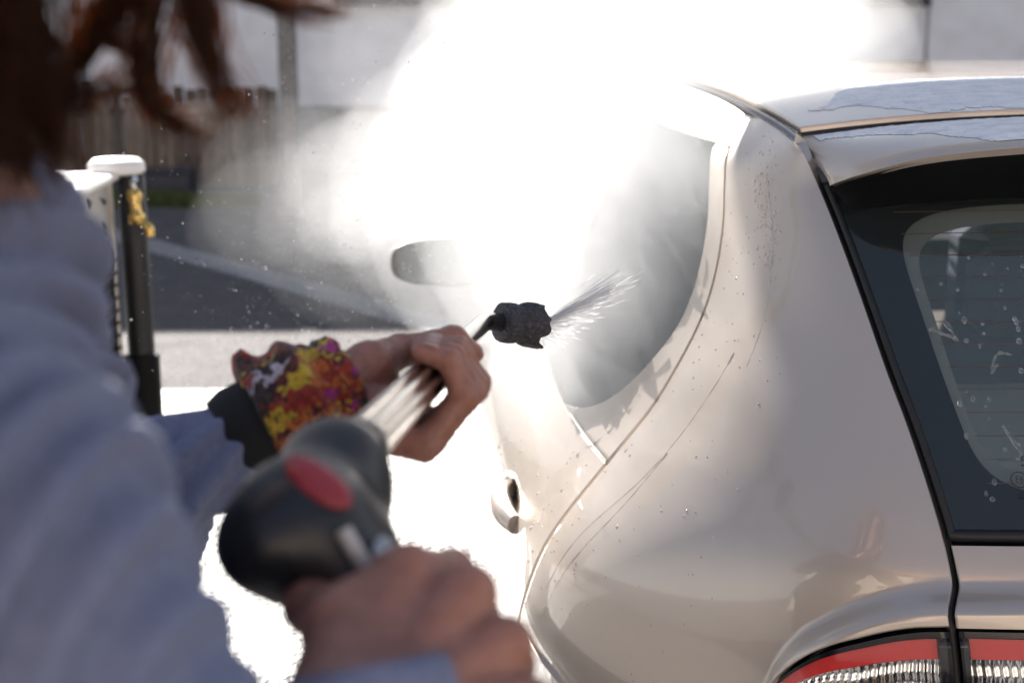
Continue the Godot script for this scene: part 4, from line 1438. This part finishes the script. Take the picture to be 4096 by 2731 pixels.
func left_hand(W: Vector3) -> ArrayMesh:
	var d := GL.normalized()
	var r := Vector3(1, 0, 0)
	r = (r - d * r.dot(d)).normalized()
	var u := r.cross(d)
	var at := func(t: float, phi: float, rad: float) -> Vector3:
		return GA + d * t + (r * cos(deg_to_rad(phi)) + u * sin(deg_to_rad(phi))) * rad
	var bones := []
	var wr := Vector3(-0.118, 1.278, -1.045)
	bones.append([W, wr, 0.027, 0.026])
	var ts := [0.270, 0.2905, 0.3125, 0.3355]
	var sc := [0.86, 0.96, 1.0, 0.97]
	for i in 4:
		var s: float = sc[i]
		var mcp: Vector3 = at.call(ts[i] + 0.004 * (i - 1.5), -88.0, 0.046)
		var pip: Vector3 = at.call(ts[i] + 0.003, -16.0, 0.0345 * lerpf(s, 1.0, 0.5))
		var dip: Vector3 = at.call(ts[i], 42.0, 0.0268)
		var tip: Vector3 = at.call(ts[i] - 0.001, 92.0 + 6.0 * i, 0.0238)
		bones.append([wr + Vector3(0, -0.006, 0.012 - 0.008 * i), mcp, 0.0165, 0.0125])
		bones.append([mcp, pip, 0.0130 * s, 0.0118 * s])
		bones.append([pip, dip, 0.0118 * s, 0.0102 * s])
		bones.append([dip, tip, 0.0102 * s, 0.0086 * s])
	# thumb along the top of the lance
	var t0: Vector3 = at.call(0.305, 170.0, 0.048)
	var t1: Vector3 = at.call(0.345, 150.0, 0.032)
	var t2: Vector3 = at.call(0.388, 66.0, 0.0225)
	var t3: Vector3 = at.call(0.418, 12.0, 0.0235)
	bones.append([wr, t0, 0.024, 0.019])
	bones.append([t0, t1, 0.018, 0.0135])
	bones.append([t1, t2, 0.0125, 0.0110])
	bones.append([t2, t3, 0.0108, 0.0084])
	bones.append([t0, at.call(0.315, -150.0, 0.042), 0.017, 0.019])
	bones.append([at.call(0.275, -150.0, 0.040), at.call(0.335, -120.0, 0.040), 0.018, 0.018])
	var skin_fold := func(p: Vector3, n: Vector3) -> Vector3:
		return p + n * (0.0006 * noise.get_noise_3d(p.x * 160.0, p.y * 160.0, p.z * 160.0) + 0.0007 * noise.get_noise_3d(p.x * 60.0, p.y * 60.0, p.z * 60.0))
	var m := field(bones, 0.0026, 0.0058, skin_fold)
	nails = []
	for i in 4:
		var dip: Vector3 = at.call(ts[i], 42.0, 0.0268)
		var tip: Vector3 = at.call(ts[i] - 0.001, 92.0 + 6.0 * i, 0.0238)
		var ax := (tip - dip).normalized()
		var mid := dip.lerp(tip, 0.72)
		var cen: Vector3 = at.call(ts[i], 70.0, 0.0)
		var out := (mid - cen)
		out = (out - ax * out.dot(ax)).normalized()
		nails.append([mid + out * 0.0090 * sc[i], ax, out])
	return m

var nails := []

func right_hand(W: Vector3) -> ArrayMesh:
	var bones := []
	var mc := [Vector3(-0.030, 1.322, -0.602), Vector3(-0.004, 1.317, -0.588), Vector3(0.012, 1.301, -0.569), Vector3(0.022, 1.284, -0.548)]
	var sc := [1.0, 1.03, 0.97, 0.86]
	var g0 := Vector3(-0.07, 1.324, -0.653)
	var g1 := Vector3(0.004, 1.236, -0.590)
	bones.append([W - Vector3(0.0, 0.03, -0.012), W, 0.027, 0.027])
	for i in 4:
		var s: float = sc[i]
		var m: Vector3 = mc[i]
		var ga := (g1 - g0).normalized()
		var foot := g0 + ga * (m - g0).dot(ga)
		var out := (m - foot)
		out = out.normalized()
		var sidev := ga.cross(out).normalized()      # round the handle, away from the palm
		if sidev.x < 0.0: sidev = -sidev
		var pip := foot + sidev * 0.040 + out * 0.006
		var dip := foot + sidev * 0.016 - out * 0.030
		var tip := foot - sidev * 0.012 - out * 0.028
		bones.append([W + Vector3(-0.010 + 0.008 * i, 0.0, 0.0), m, 0.019, 0.0125])
		bones.append([m, pip, 0.0125 * s, 0.0100 * s])
		bones.append([pip, dip, 0.0100 * s, 0.0090 * s])
		bones.append([dip, tip, 0.0090 * s, 0.0078 * s])
		# tendon ridge to the knuckle
		bones.append([W.lerp(m, 0.45) + out * 0.010, m + out * 0.006, 0.004, 0.0110 * s])
	bones.append([W + Vector3(-0.008, 0, -0.005), Vector3(-0.053, 1.304, -0.583), 0.022, 0.019])
	bones.append([Vector3(-0.053, 1.304, -0.583), Vector3(-0.076, 1.300, -0.618), 0.017, 0.0125])
	bones.append([Vector3(-0.076, 1.300, -0.618), Vector3(-0.074, 1.292, -0.645), 0.0118, 0.009])
	bones.append([Vector3(-0.061, 1.308, -0.580), mc[0] + Vector3(-0.008, -0.004, 0.004), 0.016, 0.013])
	return field(bones, 0.0032, 0.0065)

func scarf(base: Vector3, axis: Vector3) -> ArrayMesh:
	var s1 := axis.cross(Vector3.UP).normalized()
	var s2 := s1.cross(axis)
	var prof := [[0.0, 0.031], [0.002, 0.040], [0.010, 0.044], [0.020, 0.043], [0.032, 0.047], [0.044, 0.047], [0.052, 0.041], [0.058, 0.036], [0.066, 0.039], [0.076, 0.036], [0.080, 0.030], [0.079, 0.026]]
	var P := PackedVector3Array()
	var UV := PackedVector2Array()
	var n := 90
	var rows := 60
	var tb := []
	for i in prof.size(): tb.append([i / float(prof.size() - 1), Vector3(prof[i][0], prof[i][1], 0)])
	for j in rows:
		var q := ser(j / float(rows - 1), tb)
		for i in n + 1:
			var a := TAU * i / n
			var fx := noise.get_noise_3d(cos(a) * 1.6, sin(a) * 1.6, q.x * 55.0)
			var gx := noise.get_noise_3d(cos(a) * 4.0 + 3.0, sin(a) * 4.0, q.x * 90.0)
			var rr := q.y * (1.0 + 0.05 * fx + 0.015 * gx + 0.026 * sin(q.x * TAU / 0.019 + 5.0 * fx + 1.2 * sin(a)))
			var up := maxf(sin(a), 0.0)
			rr *= 1.0 + 0.08 * up
			# loose corner of the knot
			var kn := exp(-pow((a - 1.9) / 0.28, 2.0)) * exp(-pow((q.x - 0.008) / 0.009, 2.0))
			rr += 0.012 * kn
			P.append(base + axis * (q.x + 0.003 * fx) + (s1 * cos(a) + s2 * sin(a)) * rr)
			UV.append(Vector2(i / float(n) * 2.0, j / float(rows - 1)))
	return amesh(P, gidx(n + 1, rows, false, true), UV)

func scarf_cloth() -> StandardMaterial3D:
	# print of flame-like patches: reds, oranges, yellows, with black, white and magenta
	var W := 512
	var im := Image.create(W, W, false, Image.FORMAT_RGB8)
	var n := FastNoiseLite.new()
	n.noise_type = FastNoiseLite.TYPE_CELLULAR
	n.cellular_return_type = FastNoiseLite.RETURN_CELL_VALUE
	n.frequency = 0.026
	n.seed = 4
	n.fractal_type = FastNoiseLite.FRACTAL_NONE
	var e := FastNoiseLite.new()
	e.noise_type = FastNoiseLite.TYPE_CELLULAR
	e.cellular_return_type = FastNoiseLite.RETURN_DISTANCE2_SUB
	e.frequency = 0.026
	e.seed = 4
	e.fractal_type = FastNoiseLite.FRACTAL_NONE
	var red := lin(0.32, 0.022, 0.015)
	var dk := lin(0.11, 0.012, 0.014)
	var bk := lin(0.022, 0.012, 0.016)
	var org := lin(0.46, 0.10, 0.018)
	var yel := lin(0.56, 0.38, 0.03)
	var pal := [red, dk, org, bk, yel, red, dk, yel, org, red, bk, dk, yel, lin(0.50, 0.47, 0.55), org, red, dk, bk, lin(0.33, 0.015, 0.20), dk]
	for y in W:
		for x in W:
			var wx := x + 26.0 * noise.get_noise_2d(x * 0.02, y * 0.02)
			var wy := y * 0.42 + 30.0 * noise.get_noise_2d(x * 0.02 + 50.0, y * 0.02)
			var v := (n.get_noise_2d(wx, wy) * 0.5 + 0.5) * 7.31
			var c: Color = pal[int(fposmod(v, 1.0) * pal.size()) % pal.size()]
			var streak := noise.get_noise_2d(wx * 0.16, wy * 0.035)
			c = c.lerp(bk if streak > 0.0 else yel, clampf(absf(streak) * 1.9 - 0.45, 0.0, 0.7))
			if e.get_noise_2d(wx, wy) < -0.93: c = c.lerp(bk, 0.7)
			im.set_pixel(x, y, c)
	var m := mat("scarf_print", Color.WHITE, 0.85)
	m.albedo_texture = ImageTexture.create_from_image(im)
	m.rim_enabled = true
	m.rim = 0.3
	return m

func hair(t: Node3D, off: Vector3, head: Vector3, neck: Vector3) -> void:
	rng.seed = 23
	# fingernails belong to the hands, kept with the person
	for q in nails:
		var nm := SphereMesh.new()
		nm.radius = 1.0
		nm.height = 2.0
		nm.radial_segments = 16
		nm.rings = 8
		var o := obj("fingernail", nm, M.nail, t, q[0] + off)
		var ax: Vector3 = q[1]
		var ou: Vector3 = q[2]
		o.basis = Basis(ax * 0.0066, ou * 0.0016, ax.cross(ou) * 0.0050)
	# cap of hair on the skull
	obj("hair", field([[head + Vector3(-0.03, 0.03, 0.012), head + Vector3(-0.03, 0.03, -0.012), 0.100, 0.100], [head + Vector3(0.01, 0.06, 0), head + Vector3(-0.01, 0.07, 0), 0.082, 0.085], [head + Vector3(-0.06, -0.02, 0), neck + Vector3(-0.05, 0.06, 0), 0.08, 0.05]], 0.012, 0.03), M.hair, t, off)
	# loose locks: path, number of strands, spread
	var locks := [
		[[Vector3(-0.215, 1.66, -0.56), Vector3(-0.195, 1.60, -0.575), Vector3(-0.186, 1.56, -0.58), Vector3(-0.182, 1.53, -0.575), Vector3(-0.176, 1.505, -0.57)], 46, 0.010],
		[[Vector3(-0.205, 1.66, -0.57), Vector3(-0.190, 1.60, -0.585), Vector3(-0.180, 1.56, -0.59), Vector3(-0.176, 1.535, -0.585), Vector3(-0.168, 1.515, -0.58)], 40, 0.008],
		[[Vector3(-0.235, 1.66, -0.56), Vector3(-0.225, 1.60, -0.56), Vector3(-0.212, 1.555, -0.56), Vector3(-0.20, 1.53, -0.56), Vector3(-0.175, 1.515, -0.565)], 30, 0.010],
		[[Vector3(-0.12, 1.66, -0.60), Vector3(-0.135, 1.60, -0.61), Vector3(-0.150, 1.57, -0.612), Vector3(-0.166, 1.548, -0.612), Vector3(-0.178, 1.52, -0.60)], 26, 0.0045],
		[[Vector3(-0.115, 1.66, -0.60), Vector3(-0.128, 1.59, -0.615), Vector3(-0.135, 1.56, -0.615), Vector3(-0.136, 1.54, -0.612), Vector3(-0.128, 1.525, -0.61), Vector3(-0.112, 1.522, -0.609)], 22, 0.0042],
		[[Vector3(-0.095, 1.66, -0.60), Vector3(-0.110, 1.59, -0.615), Vector3(-0.112, 1.57, -0.615), Vector3(-0.108, 1.55, -0.613), Vector3(-0.104, 1.538, -0.612), Vector3(-0.096, 1.528, -0.61)], 18, 0.0042],
		[[Vector3(-0.105, 1.66, -0.60), Vector3(-0.116, 1.60, -0.612), Vector3(-0.117, 1.57, -0.615), Vector3(-0.113, 1.545, -0.613)], 16, 0.004],
		[[Vector3(-0.180, 1.535, -0.585), Vector3(-0.165, 1.534, -0.60), Vector3(-0.150, 1.538, -0.61), Vector3(-0.136, 1.544, -0.612)], 14, 0.0050],
		[[Vector3(-0.13, 1.63, -0.60), Vector3(-0.10, 1.585, -0.615), Vector3(-0.08, 1.572, -0.62), Vector3(-0.055, 1.570, -0.625)], 16, 0.004],
		[[Vector3(-0.13, 1.62, -0.60), Vector3(-0.155, 1.57, -0.61), Vector3(-0.145, 1.557, -0.612), Vector3(-0.135, 1.553, -0.612)], 10, 0.004]]
	var all := []
	for k in locks:
		for i in k[1] * 3:
			var sp: float = k[2] * 1.8
			var o1 := Vector3(rng.randfn(), rng.randfn() * 0.6, rng.randfn()) * sp
			var o2 := Vector3(rng.randfn(), rng.randfn(), rng.randfn()) * sp * 0.55
			var pts := []
			var n: int = k[0].size()
			for j in n: pts.append(k[0][j] + o1.lerp(o2, j / float(n - 1)) + Vector3(rng.randfn(), 0, rng.randfn()) * sp * 0.18)
			var path := bez(pts, 18)
			var rad := []
			var r0 := rng.randf_range(0.0003, 0.0008)
			for j in path.size(): rad.append(r0 * (1.0 - 0.75 * pow(j / float(path.size() - 1), 3.0)))
			all.append(tube(path, rad, 5, false))
	obj("loose_hair", join(all), M.hair, t, off)

# ------------------------------------------------------------------ spray and mist
func spray_and_mist() -> void:
	# the fan of water leaving the nozzle: thin streaks
	rng.seed = 29
	var o := Vector3(0.073, 1.2312, -1.532)
	var a := Vector3(0.338, 1.222, -2.165) - o
	var b := Vector3(0.090, 0.962, -2.27) - o
	var P := PackedVector3Array()
	var I := PackedInt32Array()
	for i in 1300:
		var f := rng.randf()
		if rng.randf() < 0.20: f = pow(rng.randf(), 1.3) * 0.2
		elif rng.randf() < 0.10: f = 1.0 - pow(rng.randf(), 1.6) * 0.12
		var dir := (a.lerp(b, f) + Vector3(rng.randfn(), rng.randfn(), rng.randfn()) * 0.016)
		var ln := dir.length()
		dir /= ln
		var s := pow(rng.randf(), 1.25) * 0.42 * ln
		var e := minf(s + rng.randf_range(0.04, 0.20), ln * 0.60)
		var w := rng.randf_range(0.00012, 0.00042) * (0.5 + 1.5 * s)
		var x := dir.cross(Vector3(0.3, 1, 0.2)).normalized() * w
		var y := dir.cross(x).normalized() * w
		var p0 := o + dir * s
		var p1 := o + dir * e
		var st := P.size()
		P.append_array(PackedVector3Array([p0, p0.lerp(p1, 0.5) + x, p0.lerp(p1, 0.5) - x * 0.5 + y * 0.87, p0.lerp(p1, 0.5) - x * 0.5 - y * 0.87, p1]))
		I.append_array(PackedInt32Array([st, st + 1, st + 2, st, st + 2, st + 3, st, st + 3, st + 1, st + 4, st + 2, st + 1, st + 4, st + 3, st + 2, st + 4, st + 1, st + 3]))
	var sp := obj("water_spray", amesh(P, I), M.droplet, self)
	tag(sp, "fan of fine water streaks leaving the nozzle towards the car", "water spray", "", "stuff")
	# mist thrown up from the car, lit by the sun
	var mist := thing("water_mist", "bright cloud of fine water mist drifting up from the car", "mist", Vector3(0.2, 1.2, -2.9), "", "stuff")
	# drops: tiny flakes of water strewn through the plume, thick in its heart and torn into wisps at its edges
	var r2 := RandomNumberGenerator.new()
	r2.seed = 37
	var DP := PackedVector3Array()
	var DN := PackedVector3Array()
	var count := 0
	var tries := 0
	while count < 5000 and tries < 300000:
		tries += 1
		var y := r2.randf_range(0.72, 1.66)
		var z := r2.randf_range(-4.3, -2.22)
		var left := tab1_fast(y)
		var right := lerpf(0.30, 0.78, sst(1.30, 1.56, y)) * (1.0 if z < -2.5 else 0.62)
		var x := r2.randf_range(-0.62, right)
		var w := clampf((x - left) / 0.20, -2.0, 1.0)
		var p := Vector3(x, y, z)
		w += 1.5 * noise.get_noise_3d(x * 3.2, y * 3.2, z * 1.6) + 0.8 * noise.get_noise_3d(x * 8.0, y * 8.0 + 5.0, z * 4.0)
		w = minf(w, (right - x) / 0.10)
		if r2.randf() > smoothstep(-2.4, 0.2, w) * (1.0 - smoothstep(0.0, 0.8, w)): continue
		var s := r2.randf_range(0.0008, 0.0022)
		var e := Vector3(r2.randfn(), r2.randfn(), r2.randfn()).normalized()
		var f := e.cross(Vector3(r2.randfn(), r2.randfn(), r2.randfn())).normalized()
		DP.append_array(PackedVector3Array([p + e * s, p + (f * 0.87 - e * 0.5) * s, p - (f * 0.87 + e * 0.5) * s]))
		var n := e.cross(f)
		DN.append_array(PackedVector3Array([n, n, n]))
		count += 1
	var darr := []
	darr.resize(Mesh.ARRAY_MAX)
	darr[Mesh.ARRAY_VERTEX] = DP
	darr[Mesh.ARRAY_NORMAL] = DN
	var dm := ArrayMesh.new()
	dm.add_surface_from_arrays(Mesh.PRIMITIVE_TRIANGLES, darr)
	obj("droplets", dm, M.droplet, mist, -mist.position)
	var puffs := [
		# x, y, z, rx, ry, rz, density
		[0.18, 1.12, -4.1, 0.33, 0.32, 1.75, 0.34], [0.32, 1.34, -4.2, 0.38, 0.26, 1.75, 0.36], [0.04, 1.00, -5.0, 0.36, 0.34, 1.45, 0.26], [0.52, 1.48, -4.2, 0.40, 0.22, 1.6, 0.36], [0.52, 1.60, -4.2, 0.40, 0.16, 1.6, 0.34],
		[0.16, 1.24, -2.75, 0.20, 0.24, 0.48, 0.45], [0.14, 1.02, -2.62, 0.17, 0.22, 0.46, 0.4], [0.26, 1.38, -2.72, 0.18, 0.14, 0.42, 0.45], [0.40, 1.50, -2.8, 0.22, 0.10, 0.4, 0.5], [0.13, 1.17, -2.42, 0.18, 0.24, 0.34, 0.5], [0.22, 1.32, -2.48, 0.14, 0.14, 0.3, 0.5], [0.23, 1.20, -2.12, 0.11, 0.18, 0.22, 2.4], [0.30, 1.32, -2.16, 0.08, 0.10, 0.16, 2.4], [0.16, 1.04, -2.14, 0.10, 0.12, 0.2, 1.8]]
	var nested := []
	for q in puffs:
		for k in [1.45, 1.1, 0.8, 0.52]: nested.append([q[0], q[1], q[2], q[3] * k, q[4] * k, q[5] * minf(k, 1.1), q[6] * 0.34])
	puffs = nested
	for i in 22:
		# broad thin veils drifting off to the left
		var u := r2.randf()
		var c := Vector3(lerpf(-0.45, 0.12, u) + 0.14 * r2.randfn(), lerpf(0.85, 1.52, u) + 0.09 * r2.randfn(), -4.7 + 0.4 * r2.randfn())
		var r := r2.randf_range(0.16, 0.38)
		puffs.append([c.x, c.y, c.z, r * r2.randf_range(0.8, 1.3), r * r2.randf_range(0.7, 1.1), r2.randf_range(0.5, 1.1), r2.randf_range(0.018, 0.055)])
	for i in 44:
		# wisps torn from the left edge
		var u := r2.randf()
		var c := Vector3(lerpf(-0.26, 0.26, pow(u, 1.3)) + 0.11 * r2.randfn(), lerpf(0.90, 1.58, u) + 0.06 * r2.randfn(), -4.3 + 0.4 * r2.randfn())
		var r := r2.randf_range(0.05, 0.16)
		puffs.append([c.x, c.y, c.z, r * r2.randf_range(0.7, 1.5), r * r2.randf_range(0.7, 1.3), r2.randf_range(0.25, 0.7), r2.randf_range(0.06, 0.20)])
	for i in 16:
		var c := Vector3(0.74 + 0.10 * r2.randfn(), r2.randf_range(1.46, 1.60), -3.7 + 0.3 * r2.randfn())
		var r := r2.randf_range(0.06, 0.14)
		puffs.append([c.x, c.y, c.z, r, r, r2.randf_range(0.2, 0.5), r2.randf_range(0.1, 0.3)])
	for q in puffs:
		var fv := FogVolume.new()
		fv.name = "puff"
		fv.shape = RenderingServer.FOG_VOLUME_SHAPE_ELLIPSOID
		fv.size = Vector3(q[3], q[4], q[5]) * 2.0
		var fm := FogMaterial.new()
		fm.resource_name = "mist"
		fm.albedo = Color(0.99, 0.99, 0.99)
		fm.density = q[6]
		fv.material = fm
		mist.add_child(fv, true)
		fv.position = Vector3(q[0], q[1], q[2]) - mist.position

func tab1_fast(y: float) -> float:
	# left edge of the plume at height y
	if y > 1.43: return lerpf(0.02, 0.20, clampf((y - 1.43) / 0.14, 0.0, 1.4))
	if y > 1.26: return lerpf(-0.08, 0.02, (y - 1.26) / 0.17)
	return lerpf(-0.18, -0.08, clampf((y - 0.95) / 0.31, 0.0, 1.0))
